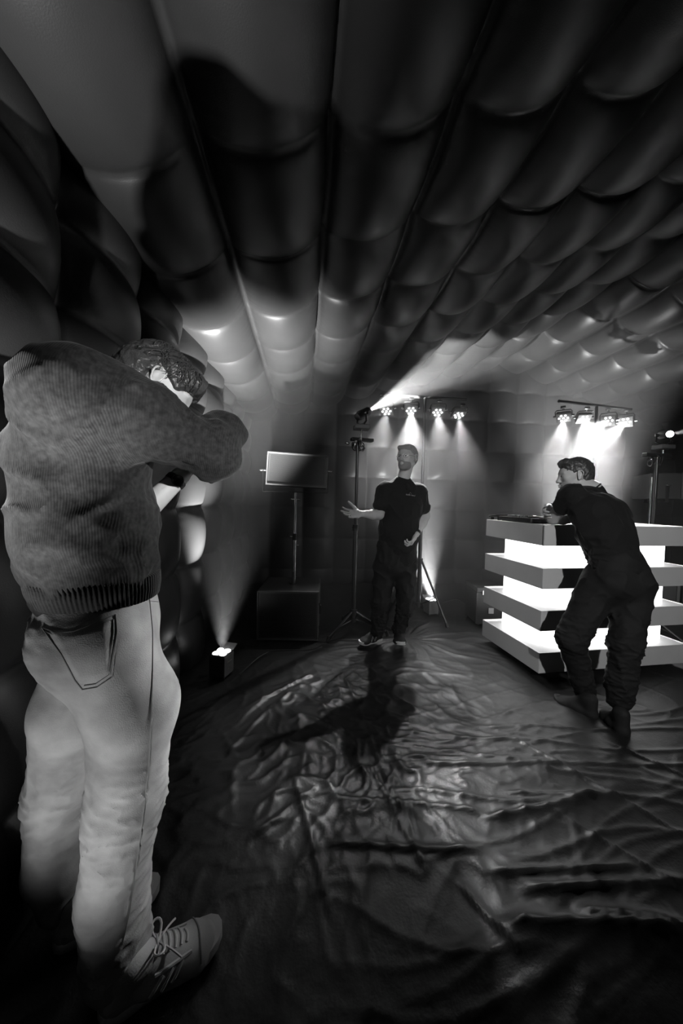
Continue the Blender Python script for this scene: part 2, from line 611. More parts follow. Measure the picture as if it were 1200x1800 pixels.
for i, (px, py, d, tg, pw, lab) in enumerate(PARS):
    p = at(px, py, d)
    t = par0 if i == 0 else dup(par0, p)
    t['label'] = 'small white-lit ' + lab
    tgt = cam2w(*tg)
    aim(t, p, tgt)
    dd = (tgt - p).normalized()
    PARPOS.append(p)
    lamp('par_light', p + dd * 0.02, tgt, P_PAR * pw, (62 if pw > 4 else 46) if pw < 5 else 13, 1.0, 0.012)


def tripod(name, base, ztop, label, cat, rz=0.0, spread=0.42, zhub=0.75, r=0.0175, low=False, group=None, mt='dsteel'):
    """lighting stand: origin on the floor; two-stage pole, three legs with struts and rubber feet"""
    t = empty(name, base, label, cat, group=group, rz=rz)
    MB().cyl((0, 0, 0.12), (0, 0, ztop * 0.55), r * 1.25, n=16).build('lower_pole', M[mt], t, smooth=True)
    MB().cyl((0, 0, ztop * 0.5), (0, 0, ztop), r * 0.9, n=16).build('upper_pole', M[mt], t, smooth=True)
    c = MB().cyl((0, 0, ztop * 0.55 - 0.03), (0, 0, ztop * 0.55 + 0.03), r * 1.7, n=16)
    c.build('collar', M['black'], t, smooth=True)
    k = MB().cyl((r, 0, ztop * 0.55), (r + 0.045, 0, ztop * 0.55), 0.005, n=8)
    k.lathe((r + 0.04, 0, ztop * 0.55), (1, 0, 0), ((0, .012), (.012, .016), (.02, .008)), n=12)
    k.build('knob', M['casing'], t, smooth=True)
    MB().cyl((0, 0, zhub - 0.03), (0, 0, zhub + 0.03), r * 2.0, n=16).build('hub', M['black'], t, smooth=True)
    zl = min(0.16, zhub - 0.08)
    MB().cyl((0, 0, zl - 0.02), (0, 0, zl + 0.02), r * 1.9, n=16).build('lower_hub', M['black'], t, smooth=True)
    for j in range(3):
        a = 2 * math.pi * j / 3
        u = Vector((math.cos(a), math.sin(a), 0))
        leg = MB().cyl(u * 0.03 + Vector((0, 0, zhub)), u * spread + Vector((0, 0, 0.02)), 0.0125, n=12).build('leg', M[mt], t, smooth=True)
        mid = (u * 0.03 + Vector((0, 0, zhub))) * 0.42 + (u * spread + Vector((0, 0, 0.02))) * 0.58
        MB().cyl(u * 0.03 + Vector((0, 0, zl)), mid, 0.006, n=8).build('strut', M[mt], t, smooth=True)
        ft = MB().cyl(u * (spread - 0.012) + Vector((0, 0, 0.045)), u * (spread + 0.005) + Vector((0, 0, 0.0)), 0.016, 0.019, n=12).build('rubber_foot', M['rubber'], leg, smooth=True)
    return t


# the two lamp bars: stand with a cross bar, the lamps hang under it
def lamp_bar(base, ends, label, rz, feet):
    z = (ends[0].z + ends[1].z) / 2 + 0.165
    t = tripod('lighting_stand', base, z, label, 'lighting stand', rz=rz, spread=0.37, zhub=0.64, group='stands with a cross bar')
    inv = Matrix.Rotation(-rz, 3, 'Z')
    a, b = [inv @ (Vector((e.x, e.y, z)) - base) for e in ends]
    a.z = b.z = z + 0.012
    MB().cyl(a, b, 0.017, n=14).build('cross_bar', M['dsteel'], t, smooth=True)
    return t


def along(p, q, e=0.08):
    d = (q - p).normalized()
    return p - d * e, q + d * e


st1 = at(741, 880, 3.80); st1.z = 0
l1 = lamp_bar(st1, along(PARPOS[0], PARPOS[3]), 'black tripod stand with a crossbar of four lamps behind the standing man', math.radians(-56), None)
st2 = (PARPOS[5] + PARPOS[6]) * 0.5; st2.z = 0
l2 = lamp_bar(st2, along(PARPOS[4], PARPOS[7]), 'black stand with a crossbar of four lamps behind the booth', math.radians(20), None)


def beam_head(base_obj_loc, lens, target, label):
    """moving spot lamp: lens barrel in a fork"""
    t = empty('beam_lamp', lens, label, 'spot lamp', group='narrow beam lamps')
    d = (Vector(target) - Vector(lens)).normalized()
    x, y, _ = basis(d)
    MB().lathe((0, 0, 0), -d, ((0, .036), (.01, .040), (.06, .042), (.13, .046), (.17, .034), (.18, .01)), n=24).build('barrel', M['black'], t, smooth=True)
    MB().lathe((0, 0, 0), d, ((-.004, .031), (.002, .031), (.007, .022), (.009, .006)), n=20).build('lens', M['lens'], t, smooth=True)
    c = -d * 0.1
    f = MB()
    f.tube([c + x * 0.062, c + x * 0.066 + Vector((0, 0, -0.07)), c + x * 0.03 + Vector((0, 0, -0.095)), c - x * 0.03 + Vector((0, 0, -0.095)), c - x * 0.066 + Vector((0, 0, -0.07)), c - x * 0.062], 0.010, n=8)
    f.build('fork', M['black'], t, smooth=True)
    for s in (-1, 1):
        MB().cyl(c + x * s * 0.04, c + x * s * 0.075, 0.014, n=12).build('pivot_knob', M['steel'], t, smooth=True)
    MB().box(c + Vector((0, 0, -0.125)), (0.15, 0.12, 0.045), bev=0.008).build('base', M['casing'], t)
    return t, c + Vector((0, 0, -0.148))


# stand left of the standing man with its beam lamp
s3 = at(620, 1108, 3.34); s3.z = 0
tgt3 = at(800, 640, 4.2)
lens3 = at(648, 722, 3.36)
b3, foot3 = beam_head(None, lens3, tgt3, 'beam lamp throwing a fan of light towards the ceiling, left of the lamp bar')
lamp('beam_light', lens3 + (tgt3 - lens3).normalized() * 0.02, tgt3, P_BEAM, 27, 0.6, 0.012)
top3 = at(636, 775, 3.34)
t3 = tripod('effects_stand', s3, top3.z, 'thin black stand just left of the standing man, clamps and cables on top', 'lighting stand', rz=math.radians(100), spread=0.34, zhub=0.20)
loc3 = lambda v: Matrix.Rotation(-math.radians(100), 3, 'Z') @ (Vector(v) - s3)
MB().box(loc3(top3) + Vector((0, 0, 0.01)), (0.07, 0.22, 0.03), bev=0.005).build('bracket', M['black'], t3)
p0 = loc3(lens3) + Matrix.Rotation(-math.radians(100), 3, 'Z') @ foot3
MB().cyl((p0.x, p0.y, top3.z), (p0.x, p0.y, p0.z), 0.009, n=10).build('riser', M['steel'], t3, smooth=True)
rnd = random.Random(4)


def coil(parent, c, mt, n=5, rr=0.05, name='cable_loop'):
    for i in range(n):
        ax = Vector((rnd.uniform(-1, 1), rnd.uniform(-1, 1), rnd.uniform(-.4, .4))).normalized()
        x, y, _ = basis(ax)
        r = rr * rnd.uniform(.6, 1.2)
        cc = c + Vector((rnd.uniform(-.05, .05), rnd.uniform(-.05, .05), rnd.uniform(-.04, .02)))
        MB().tube([cc + x * math.cos(t) * r + y * math.sin(t) * r * .8 for t in np.linspace(0, 2 * math.pi, 22)[:-1]], 0.005, n=6, closed=True).build(name, mt, parent, smooth=True)


coil(t3, Vector((0, 0, top3.z - 0.03)), M['dsteel'], 7, 0.05)
for (dx, dy) in ((-.05, .03), (.04, -.05), (.02, .08)):
    k = MB().cyl((dx, dy, top3.z - 0.03), (dx * 1.5, dy * 1.5, top3.z - 0.02), 0.011, n=10)
    k.build('clamp_knob', M['steel'], t3, smooth=True)

# stand behind the booth on the right, with its beam lamp
s4 = at(1148, 920, 3.45); s4.z = 0
lens4 = at(1177, 763, 3.45)
tgt4 = at(1345, 735, 2.4)
b4, foot4 = beam_head(None, lens4, tgt4, 'beam lamp at the right picture edge, shining off to the right')
lamp('beam_light', lens4 + (tgt4 - lens4).normalized() * 0.02, tgt4, P_BEAM * 1.5, 12, 0.4, 0.012)
top4 = at(1151, 803, 3.45)
t4 = tripod('effects_stand', s4, top4.z, 'black stand with cables on top behind the booth, right of the leaning man', 'lighting stand', rz=math.radians(40), spread=0.34, zhub=0.20)
inv4 = Matrix.Rotation(-math.radians(40), 3, 'Z')
MB().box((0, 0, top4.z + 0.015), (0.05, 0.32, 0.035), rot=Matrix.Rotation(math.radians(55), 3, 'Z'), bev=0.005).build('bracket', M['black'], t4)
p4 = inv4 @ (lens4 + foot4 - s4)
MB().cyl((p4.x, p4.y, top4.z + .01), (p4.x, p4.y, p4.z), 0.009, n=10).build('riser', M['steel'], t4, smooth=True)
coil(t4, Vector((0, 0, top4.z - 0.03)), M['dsteel'], 6, 0.045)
q = inv4 @ (at(1143, 880, 3.44) - s4)
MB().cyl((q.x, q.y, 0.5), (q.x, q.y, (inv4 @ (at(1143, 838, 3.44) - s4)).z), 0.009, n=10).build('side_tube', M['steel'], t4, smooth=True)


# ------------------------------------------------------------------ loudspeakers
def grille_mesh(w, h, hole, rib, depth):
    """perforated front: a hexagonal field of little recesses"""
    b = bmesh.new()
    step = hole
    nx, nz = int(w / step), int(h / (step * .866))
    for j in range(nz + 1):
        for i in range(nx + 1):
            x = -w / 2 + (i + (0.5 if j % 2 else 0)) * step
            z = -h / 2 + j * step * .866
            if abs(x) > w / 2 - rib or abs(z) > h / 2 - rib:
                continue
            r = step * rib_ratio
            vs = [b.verts.new((x + r * math.cos(math.radians(60 * k + 30)), 0, z + r * math.sin(math.radians(60 * k + 30)))) for k in range(6)]
            b.faces.new(vs)
    me = bpy.data.meshes.new('holes')
    b.to_mesh(me)
    b.free()
    return me


rib_ratio = 0.36


def speaker(name, loc, w, h, dp, rz, label, cat, tilt=0.0, hole=0.011, group=None):
    """cabinet with its front at -Y, origin at the middle of the bottom"""
    t = empty(name, loc, label, cat, rz=rz, group=group)
    t.rotation_euler = (0, tilt, rz)
    c = MB().box((0, dp / 2 + 0.012, h / 2), (w, dp, h), bev=0.008)
    c.build('cabinet', M['cab'], t)
    r = 0.014
    f = MB()
    for (x, z, sx, sz) in ((0, h - r / 2, w, r), (0, r / 2, w, r), (-w / 2 + r / 2, h / 2, r, h - 2 * r - .0004), (w / 2 - r / 2, h / 2, r, h - 2 * r - .0004)):
        f.box((x, -0.002, z), (sx, 0.026, sz), bev=0.002)
    f.build('rim', M['cabrim'], t)
    g = MB().box((0, 0.004, h / 2), (w - 2 * r, 0.008, h - 2 * r))
    go = g.build('grille', M['grille'], t)
    me = grille_mesh(w - 2 * r, h - 2 * r, hole, 0.012, 0)
    ho = link('perforation', me, M['dark'], go, False)
    ho.location = (0, -0.0008, h / 2)
    return t


frz = -THETA
sub = speaker('subwoofer', at(505, 1131, 3.10), 0.565, 0.455, 0.55, math.radians(-4), 'black subwoofer with perforated front standing on the floor under the pole', 'subwoofer')
sub.location.z = 0.0
for s in (-1, 1):
    hb = MB().box((s * 0.292, 0.22, 0.24), (0.012, 0.15, 0.09), bev=0.005)
    hb.build('side_handle', M['black'], sub)
for k in (0.11, 0.33):
    MB().box((0.286, 0.03, k), (0.008, 0.012, 0.03), bev=0.002).build('side_latch', M['steel'], sub)
MB().lathe((0.02, 0.28, 0.455), (0, 0, 1), ((0, .045), (.006, .043), (.008, .02)), n=20).build('pole_socket', M['black'], sub, smooth=True)

pb = sub.matrix_basis @ Vector((0.02, 0.28, 0.463))
sub_m = Matrix.Rotation(math.radians(-4), 3, 'Z')
pb = sub.location + sub_m @ Vector((0.02, 0.28, 0.463))
pd = (pb - CP).dot(_f0)
bar = at(516, 864, pd)
pole = empty('speaker_pole', pb, 'chrome telescopic speaker pole rising from the left subwoofer', 'speaker pole', rz=math.radians(-4))
H = bar.z - pb.z - .012
MB().cyl((0, 0, 0), (0, 0, H * 0.52), 0.0175, n=16).build('lower_tube', M['steel'], pole, smooth=True)
MB().cyl((0, 0, H * 0.5), (0, 0, H), 0.0125, n=16).build('upper_tube', M['steel'], pole, smooth=True)
MB().cyl((0, 0, H * 0.48), (0, 0, H * 0.55), 0.023, n=16).build('clutch', M['black'], pole, smooth=True)
for (z, s) in ((H * .42, 1), (H * .515, -1), (H * .93, 1), (H * .93, -1)):
    MB().cyl((0.01 * s, 0, z), (0.045 * s, 0, z), 0.007, n=10).build('pole_knob', M['steel'], pole, smooth=True)

sp = speaker('loudspeaker', at(520, 855, pd - 0.06), 0.585, 0.318, 0.30, math.radians(-4), 'oblong black loudspeaker with perforated grille on the left chrome pole', 'loudspeaker', tilt=math.radians(2.6), group='loudspeakers on poles')
spb = empty('speaker_yoke', Vector((pb.x, pb.y, bar.z - 0.011)), 'u-shaped steel yoke under the loudspeaker on the left pole', 'bracket', rz=math.radians(-4))
YW = 0.318
MB().box((0, 0, 0.006), (2 * YW, 0.045, 0.008), bev=0.002).build('cross_plate', M['dsteel'], spb)
for s in (-1, 1):
    MB().box((s * YW, 0, 0.11), (0.006, 0.035, 0.21), bev=0.002).build('arm', M['dsteel'], spb)
    k = MB().cyl((s * (YW - 0.02), 0, 0.215), (s * (YW + 0.03), 0, 0.215), 0.009, n=10)
    k.box((s * (YW + 0.03), 0, 0.215), (0.012, 0.05, 0.012), bev=0.003)
    k.build('yoke_bolt', M['steel'], spb, smooth=True)

# right-hand loudspeaker, seen from its side, behind the booth
rp = at(1204, 900, 4.25); rp.z = 0
rsub = speaker('subwoofer', rp, 0.565, 0.455, 0.55, math.radians(35), 'black subwoofer behind the right end of the booth', 'subwoofer')
MB().lathe((0.0, 0.28, 0.455), (0, 0, 1), ((0, .045), (.006, .043), (.008, .02)), n=20).build('pole_socket', M['black'], rsub, smooth=True)
rpb = rp + Matrix.Rotation(math.radians(35), 3, 'Z') @ Vector((0, 0.28, 0.463))
rpd = (rpb - CP).dot(_f0)
rpole = dup(pole, rpb, math.radians(35), 'chrome speaker pole behind the right end of the booth')
rsp = dup(sp, rpb + Matrix.Rotation(math.radians(60), 3, 'Z') @ Vector((0, -0.15, 0)) + Vector((0, 0, H + 0.05)), math.radians(60), 'dark loudspeaker on a pole at the right edge, behind the booth')
rsp.rotation_euler = (0, 0, math.radians(60))
ryk = dup(spb, rpb + Vector((0, 0, H)), math.radians(60), 'u-shaped steel yoke under the loudspeaker at the right edge')


# ------------------------------------------------------------------ floor uplighters
def uplighter(loc, rz, target, label, power, angle=60, first=None):
    if first is None:
        t = empty('uplighter', loc, label, 'uplighter', group='battery uplighters on the floor', rz=rz)
        MB().box((0, 0, 0.085), (0.125, 0.125, 0.15), bev=0.006).build('housing', M['casing'], t)
        MB().box((0, 0, 0.160), (0.118, 0.118, 0.012), bev=0.004).build('lens_rim', M['black'], t)
        for (x, y) in ((-.028, -.028), (.028, -.028), (-.028, .028), (.028, .028)):
            MB().lathe((x, y, 0.160), (0, 0, 1), ((0, .024), (.010, .025), (.016, .018), (.018, .006)), n=16).build('lens', M['uplens'], t, smooth=True)
        rr = Matrix.Rotation(math.radians(-62), 3, 'X')
        MB().box((0, 0.085, 0.180), (0.12, 0.004, 0.06), rot=rr, bev=0.0015).build('flap', M['casing'], t)
        for z in (0.06, 0.11):
            MB().box((0.0635, 0.0, z), (0.004, 0.05, 0.012), bev=0.0015).build('side_slot', M['steel'], t)
        for (x, y) in ((-.05, -.05), (.05, -.05), (-.05, .05), (.05, .05)):
            MB().cyl((x, y, 0), (x, y, 0.012), 0.01, n=10).build('foot', M['rubber'], t, smooth=True)
    else:
        t = dup(first, loc, rz, label)
    lamp('uplight', Vector(loc) + Vector((0, 0, 0.20)), target, power, angle + 10, 1.0, 0.03)
    return t


u1p = at(389, 1190, 2.46); u1p.z = 0
up1 = uplighter(u1p, math.radians(-20), (-0.56, 3.12, 2.65), 'lit battery uplighter on the floor beside the left wall, right of the photographer\'s legs', P_UP * 8, 40)
u2p = at(757, 1080, 3.95); u2p.z = 0
up2 = uplighter(u2p, math.radians(10), (1.45, 5.2, 2.0), 'lit uplighter on the floor behind the tripod leg of the lamp stand', P_UP * 2.2, 46, up1)
u3p = Vector((3.7, 4.2, 0))
up3 = uplighter(u3p, math.radians(0), (3.72, 4.45, 3.4), 'uplighter on the floor behind the glowing booth', P_UP * 5, 42, up1)
u4p = Vector((-0.70, 0.16, 0))
up4 = uplighter(u4p, math.radians(0), (-0.78, 0.85, 2.55), 'uplighter on the floor at the left wall behind the photographer', P_UP * 1.3, 38, up1)
lamp('uplight_spill', u4p + Vector((0.06, 0, .2)), (-0.55, .95, .75), P_UP * .055, 72, 1.0, .05)

# a lamp stand behind the photographer's right lights the people and the booth from the front
PK = cam2w(0.8, -1.2, 2.35)
tk = dup(par0, PK, label='stage lamp on the tall stand behind the viewer, lighting the booth')
aim(tk, PK, cam2w(1.8, 3.0, 0.9))
lamp('par_light', PK + (cam2w(1.8, 3.0, 0.9) - PK).normalized() * .02, cam2w(1.8, 3.0, 0.9), P_KEY, 60, .9, .03)
PK2 = cam2w(1.7, -1.1, 1.45)
tk2 = dup(par0, PK2, label='stage lamp on the lower stand behind the viewer, turned towards the photographer')
tg2 = at(345, 725, 0.92)
aim(tk2, PK2, tg2)
lamp('par_light', PK2 + (tg2 - PK2).normalized() * .02, tg2, P_SIDE, 15, .8, .02)
tripod('lighting_stand', Vector((PK2.x, PK2.y, 0)), PK2.z + .15, 'lower black lighting stand behind the viewer with a lamp turned to the photographer', 'lighting stand', rz=.9)
stk = Vector((PK.x, PK.y, 0))
tripod('lighting_stand', stk, PK.z + .15, 'tall black lighting stand behind the viewer, lamp turned to the booth', 'lighting stand', rz=.3)

# ------------------------------------------------------------------ cases and cables at the back
cs = empty('flight_case', at(850, 1085, 3.75), 'black flight case with steel latches on the floor behind the booth\'s left side', 'flight case', rz=math.radians(-8))
cs.location.z = 0
MB().box((0, 0, 0.19), (0.30, 0.36, 0.34), bev=0.005).build('body', M['black'], cs)
MB().box((0, 0, 0.385), (0.305, 0.365, 0.05), bev=0.005).build('lid', M['black'], cs)
for x in (-0.08, 0.08):
    MB().box((x, -0.186, 0.36), (0.035, 0.012, 0.05), bev=0.003).build('latch', M['steel'], cs)
for x in (-0.15, 0.15):
    MB().box((x, -0.18, 0.19), (0.012, 0.012, 0.33), bev=0.002).build('corner_edge', M['dsteel'], cs)
MB().box((0.0, -0.184, 0.17), (0.055, 0.008, 0.06), bev=0.002).build('white_tag', M['face'], cs)
for (x, y) in ((-.12, -.14), (.12, -.14), (-.12, .14), (.12, .14)):
    MB().cyl((x, y, 0), (x, y, 0.022), 0.02, n=12).build('foot', M['rubber'], cs, smooth=True)

c2 = empty('equipment_bag', at(672, 1068, 4.4), 'low black equipment box on the floor behind the standing man, left of the uplighter', 'equipment box', rz=math.radians(12))
c2.location.z = 0
MB().box((0, 0, 0.12), (0.24, 0.3, 0.24), bev=0.02, seg=3).build('body', M['black'], c2, smooth=True)
MB().tube([(-0.06, -0.155, 0.17), (-0.05, -0.175, 0.19), (0.05, -0.175, 0.19), (0.06, -0.155, 0.17)], 0.008).build('handle', M['casing'], c2, smooth=True)


def cable(pts, label, r=0.004):
    P = []
    pts = [Vector((*floorpt(px, py), 0.012 + r)) for px, py in pts]
    for i in range(len(pts) - 1):
        p0, p1, p2, p3 = pts[max(i - 1, 0)], pts[i], pts[i + 1], pts[min(i + 2, len(pts) - 1)]
        for t in np.linspace(0, 1, 8)[:-1]:
            P.append(0.5 * ((2 * p1) + (-p0 + p2) * t + (2 * p0 - 5 * p1 + 4 * p2 - p3) * t * t + (-p0 + 3 * p1 - 3 * p2 + p3) * t ** 3))
    P.append(pts[-1])
    o = MB().tube(P, r, n=6).build('cable', M['dsteel'], None, smooth=True)
    tag(o, label, 'cable')


cable([(775, 1062), (800, 1056), (812, 1060), (822, 1072), (818, 1092)], 'thin black cable curving over the floor between the lamp stand and the booth')
cable([(420, 1190), (470, 1150), (540, 1146), (566, 1140)], 'black cable trailing from the uplighter towards the effects stand')

for (px, py, d, lab) in ((440, 762, 5.2, 'small shiny ring in the left rear corner of the ceiling'), (882, 622, 5.15, 'small shiny ring under the ridge of the ceiling')):
    c = at(px, py, d)
    o = MB().tube([c + Vector((math.cos(t) * .018, 0, math.sin(t) * .018)) for t in np.linspace(0, 2 * math.pi, 17)[:-1]], 0.005, n=6, closed=True).build('steel_ring', M['steel'], None, smooth=True)
    tag(o, lab, 'ring', 'rings in the ceiling')

# ------------------------------------------------------------------ haze
for (y0, y1, dens, lab) in ((3.25, 5.7, HAZE, 'stage haze hanging in the air at the back of the tent under the lamps'), (1.45, 3.25, HAZE_THIN, 'thinner haze in the air between the photographer and the booth')):
    hz = MB().box(((XL + XR) / 2, (y0 + y1) / 2, 2.0), (XR - XL + 0.3, y1 - y0, 4.2)).build('haze', None, None)
    hm = bpy.data.materials.new('haze')
    hm.use_nodes = True
    nt = hm.node_tree
    nt.nodes.remove(nt.nodes['Principled BSDF'])
    vs_ = nt.nodes.new('ShaderNodeVolumeScatter')
    vs_.inputs['Density'].default_value = dens
    vs_.inputs['Anisotropy'].default_value = HAZE_G
    vs_.inputs['Color'].default_value = (1, 1, 1, 1)
    nt.links.new(vs_.outputs[0], nt.nodes['Material Output'].inputs['Volume'])
    hz.data.materials.append(hm)
    tag(hz, lab, 'haze', kind='stuff')

# ------------------------------------------------------------------ sculpting: smooth union of tapered forms, surfaced on a grid
class Sculpt:
    def __init__(s):
        s.ops = []

    def limb(s, a, b, ra, rb=None, k=0.02, side=None, fa=1.0, fb=None, cut=False):
        """tapered limb; side = direction along which the radius counts, fa/fb = thickness ratio across it"""
        rb = ra if rb is None else rb
        fb = fa if fb is None else fb
        s.ops.append(('l', np.array(a, float), np.array(b, float), ra, rb, k, None if side is None else np.array(side, float), fa, fb, cut))
        return s

    def ball(s, c, r, R=None, k=0.02, cut=False):
        r = np.array(r if hasattr(r, '__len__') else (r, r, r), float)
        s.ops.append(('e', np.array(c, float), r, np.eye(3) if R is None else np.array(R, float), k, cut))
        return s

    def plane(s, p, n, k=0.004):
        """cuts away everything on the side n points to"""
        s.ops.append(('p', np.array(p, float), np.array(n, float) / np.linalg.norm(n), k))
        return s

    def bounds(s):
        lo, hi = np.full(3, 1e9), np.full(3, -1e9)
        for o in s.ops:
            if o[0] == 'l' and not o[9]:
                r = max(o[3] * max(1, o[7]), o[4] * max(1, o[8]))
                for p in (o[1], o[2]):
                    lo, hi = np.minimum(lo, p - r), np.maximum(hi, p + r)
            elif o[0] == 'e' and not o[5]:
                r = o[2].max()
                lo, hi = np.minimum(lo, o[1] - r), np.maximum(hi, o[1] + r)
        return lo - 0.03, hi + 0.03

    def mesh(s, vox, disp=None, lo=None, hi=None):
        L, Hh_ = s.bounds()
        ax = [np.arange(L[i], Hh_[i] + vox, vox) for i in range(3)]
        F = np.full([len(a) for a in ax], 0.08, np.float32)

        def region(lo_, hi_):
            sl = []
            for i in range(3):
                a0 = max(0, int((lo_[i] - L[i]) / vox) - 1)
                a1 = min(len(ax[i]), int((hi_[i] - L[i]) / vox) + 2)
                if a1 <= a0:
                    return None
                sl.append(slice(a0, a1))
            return tuple(sl)

        for o in s.ops:
            if o[0] == 'l':
                _, a, b, ra, rb, k, side, fa, fb, cut = o
                r = max(ra * max(1, fa), rb * max(1, fb)) + k + 2.5 * vox
                lo_, hi_ = np.minimum(a, b) - r, np.maximum(a, b) + r
            elif o[0] == 'e':
                _, c, rr, R, k, cut = o
                r = rr.max() + k + 2.5 * vox
                lo_, hi_ = c - r, c + r
            else:
                lo_, hi_ = L, Hh_
            sl = region(lo_, hi_)
            if sl is None:
                continue
            X, Y, Z = np.meshgrid(ax[0][sl[0]], ax[1][sl[1]], ax[2][sl[2]], indexing='ij', sparse=True)
            if o[0] == 'p':
                _, p, n, k = o
                d = (X - p[0]) * n[0] + (Y - p[1]) * n[1] + (Z - p[2]) * n[2]
                F[sl] = np.maximum(F[sl], d)
                continue
            if o[0] == 'l':
                ab = b - a
                Ln = np.linalg.norm(ab)
                d = ab / max(Ln, 1e-6)
                px, py, pz = X - a[0], Y - a[1], Z - a[2]
                al = px * d[0] + py * d[1] + pz * d[2]
                t = np.clip(al / max(Ln, 1e-6), 0, 1)
                t = t * t * (3 - 2 * t) * 0.3 + t * 0.7
                r1 = ra + (rb - ra) * t
                if side is None:
                    q2 = px * px + py * py + pz * pz - al * al
                    ex = al - np.clip(al, 0, Ln)
                    v = np.sqrt(np.maximum(q2 + ex * ex, 0)) - r1
                else:
                    sd = side - d * side.dot(d)
                    sd = sd / np.linalg.norm(sd)
                    nn = np.cross(d, sd)
                    us = px * sd[0] + py * sd[1] + pz * sd[2]
                    un = px * nn[0] + py * nn[1] + pz * nn[2]
                    ex = al - np.clip(al, 0, Ln)
                    r2 = r1 * (fa + (fb - fa) * t)
                    mn = np.minimum(r1, r2)
                    q = np.sqrt((us / r1) ** 2 + (un / r2) ** 2 + (ex / mn) ** 2)
                    v = (q - 1) * mn
            else:
                px, py, pz = X - c[0], Y - c[1], Z - c[2]
                q = [(px * R[0][i] + py * R[1][i] + pz * R[2][i]) / rr[i] for i in range(3)]
                q = np.sqrt(q[0] ** 2 + q[1] ** 2 + q[2] ** 2)
                v = (q - 1) * rr.min() if rr.max() / rr.min() < 1.6 else (q - 1) * (rr.min() * .5 + rr.mean() * .5)
            f = F[sl]
            if cut:
                v = -v
                h = np.clip(0.5 - 0.5 * (v - f) / k, 0, 1)
                F[sl] = v * (1 - h) + f * h + k * h * (1 - h) if False else np.where(True, f * h + v * (1 - h) + k * h * (1 - h), 0)
            else:
                h = np.clip(0.5 + 0.5 * (f - v) / k, 0, 1)
                F[sl] = f * (1 - h) + v * h - k * h * (1 - h)
        if disp is not None:
            near = np.argwhere(np.abs(F) < 0.03)
            P = np.stack([ax[i][near[:, i]] for i in range(3)], 1)
            F[near[:, 0], near[:, 1], near[:, 2]] -= disp(P).astype(np.float32)
        return surface_nets(F, ax)


def surface_nets(F, ax):
    S = F < 0
    c = np.zeros(tuple(n - 1 for n in F.shape), np.int8)
    for dx in (0, 1):
        for dy in (0, 1):
            for dz in (0, 1):
                c += S[dx:F.shape[0] - 1 + dx, dy:F.shape[1] - 1 + dy, dz:F.shape[2] - 1 + dz]
    cells = np.argwhere((c > 0) & (c < 8))
    idx = np.full(c.shape, -1, np.int64)
    idx[tuple(cells.T)] = np.arange(len(cells))
    acc = np.zeros((len(cells), 3))
    cnt = np.zeros(len(cells))
    cor = [(dx, dy, dz) for dx in (0, 1) for dy in (0, 1) for dz in (0, 1)]
    for a in cor:
        for k in range(3):
            if a[k] == 0:
                b = list(a)
                b[k] = 1
                fa = F[cells[:, 0] + a[0], cells[:, 1] + a[1], cells[:, 2] + a[2]]
                fb = F[cells[:, 0] + b[0], cells[:, 1] + b[1], cells[:, 2] + b[2]]
                mk = (fa < 0) != (fb < 0)
                t = np.where(mk, fa / np.where(mk, fa - fb, 1), 0)
                p = np.tile(np.array(a, float), (len(cells), 1))
                p[:, k] += t
                acc[mk] += p[mk]
                cnt[mk] += 1
    acc /= cnt[:, None]
    V = np.empty_like(acc)
    for k in range(3):
        V[:, k] = ax[k][0] + (cells[:, k] + acc[:, k]) * (ax[k][1] - ax[k][0])
    faces = []
    for k in range(3):
        u, v = (k + 1) % 3, (k + 2) % 3
        sh = [slice(None)] * 3
        s0, s1 = list(sh), list(sh)
        s0[k], s1[k] = slice(0, -1), slice(1, None)
        A, B = S[tuple(s0)], S[tuple(s1)]
        ed = np.argwhere(A != B)
        ed = ed[(ed[:, u] > 0) & (ed[:, v] > 0) & (ed[:, u] < F.shape[u] - 1) & (ed[:, v] < F.shape[v] - 1)]
        sgn = A[tuple(ed.T)]
        q = []
        for (du, dv) in ((-1, -1), (0, -1), (0, 0), (-1, 0)):
            e = ed.copy()
            e[:, u] += du
            e[:, v] += dv
            q.append(idx[tuple(e.T)])
        q = np.stack(q, 1)
        q[~sgn] = q[~sgn][:, ::-1]
        faces.append(q)
    return V, np.concatenate(faces)


def sculpted(name, pieces, mt, parent, smooth_it=2):
    """pieces = [(Sculpt, voxel, displacement)...] joined in one mesh object; points are room coordinates"""
    VV, FF, n = [], [], 0
    for pc in pieces:
        sc, vox = pc[0], pc[1]
        V, F = sc.mesh(vox, pc[2] if len(pc) > 2 else None)
        # a little relaxation along the surface
        for _ in range(smooth_it):
            A = np.zeros_like(V)
            C = np.zeros(len(V))
            for a, b in ((0, 1), (1, 2), (2, 3), (3, 0)):
                np.add.at(A, F[:, a], V[F[:, b]])
                np.add.at(A, F[:, b], V[F[:, a]])
                np.add.at(C, F[:, a], 1)
                np.add.at(C, F[:, b], 1)
            V = V * 0.5 + 0.5 * A / np.maximum(C, 1)[:, None]
        VV.append(V)
        FF.append(F + n)
        n += len(V)
    V = np.concatenate(VV)
    loc = np.array(parent.matrix_world.translation if parent is None else parent.location) if parent is not None else np.zeros(3)
    return raw(name, V - loc, np.concatenate(FF), mt, parent)


def v3(*a):
    return Vector(a)


def frame(fwd, up=(0, 0, 1)):
    """columns: left, forward, up"""
    f = Vector(fwd).normalized()
    u = Vector(up)
    u = (u - f * u.dot(f)).normalized()
    r = f.cross(u)       # right of the figure
    return Matrix((r, f, u)).transposed()


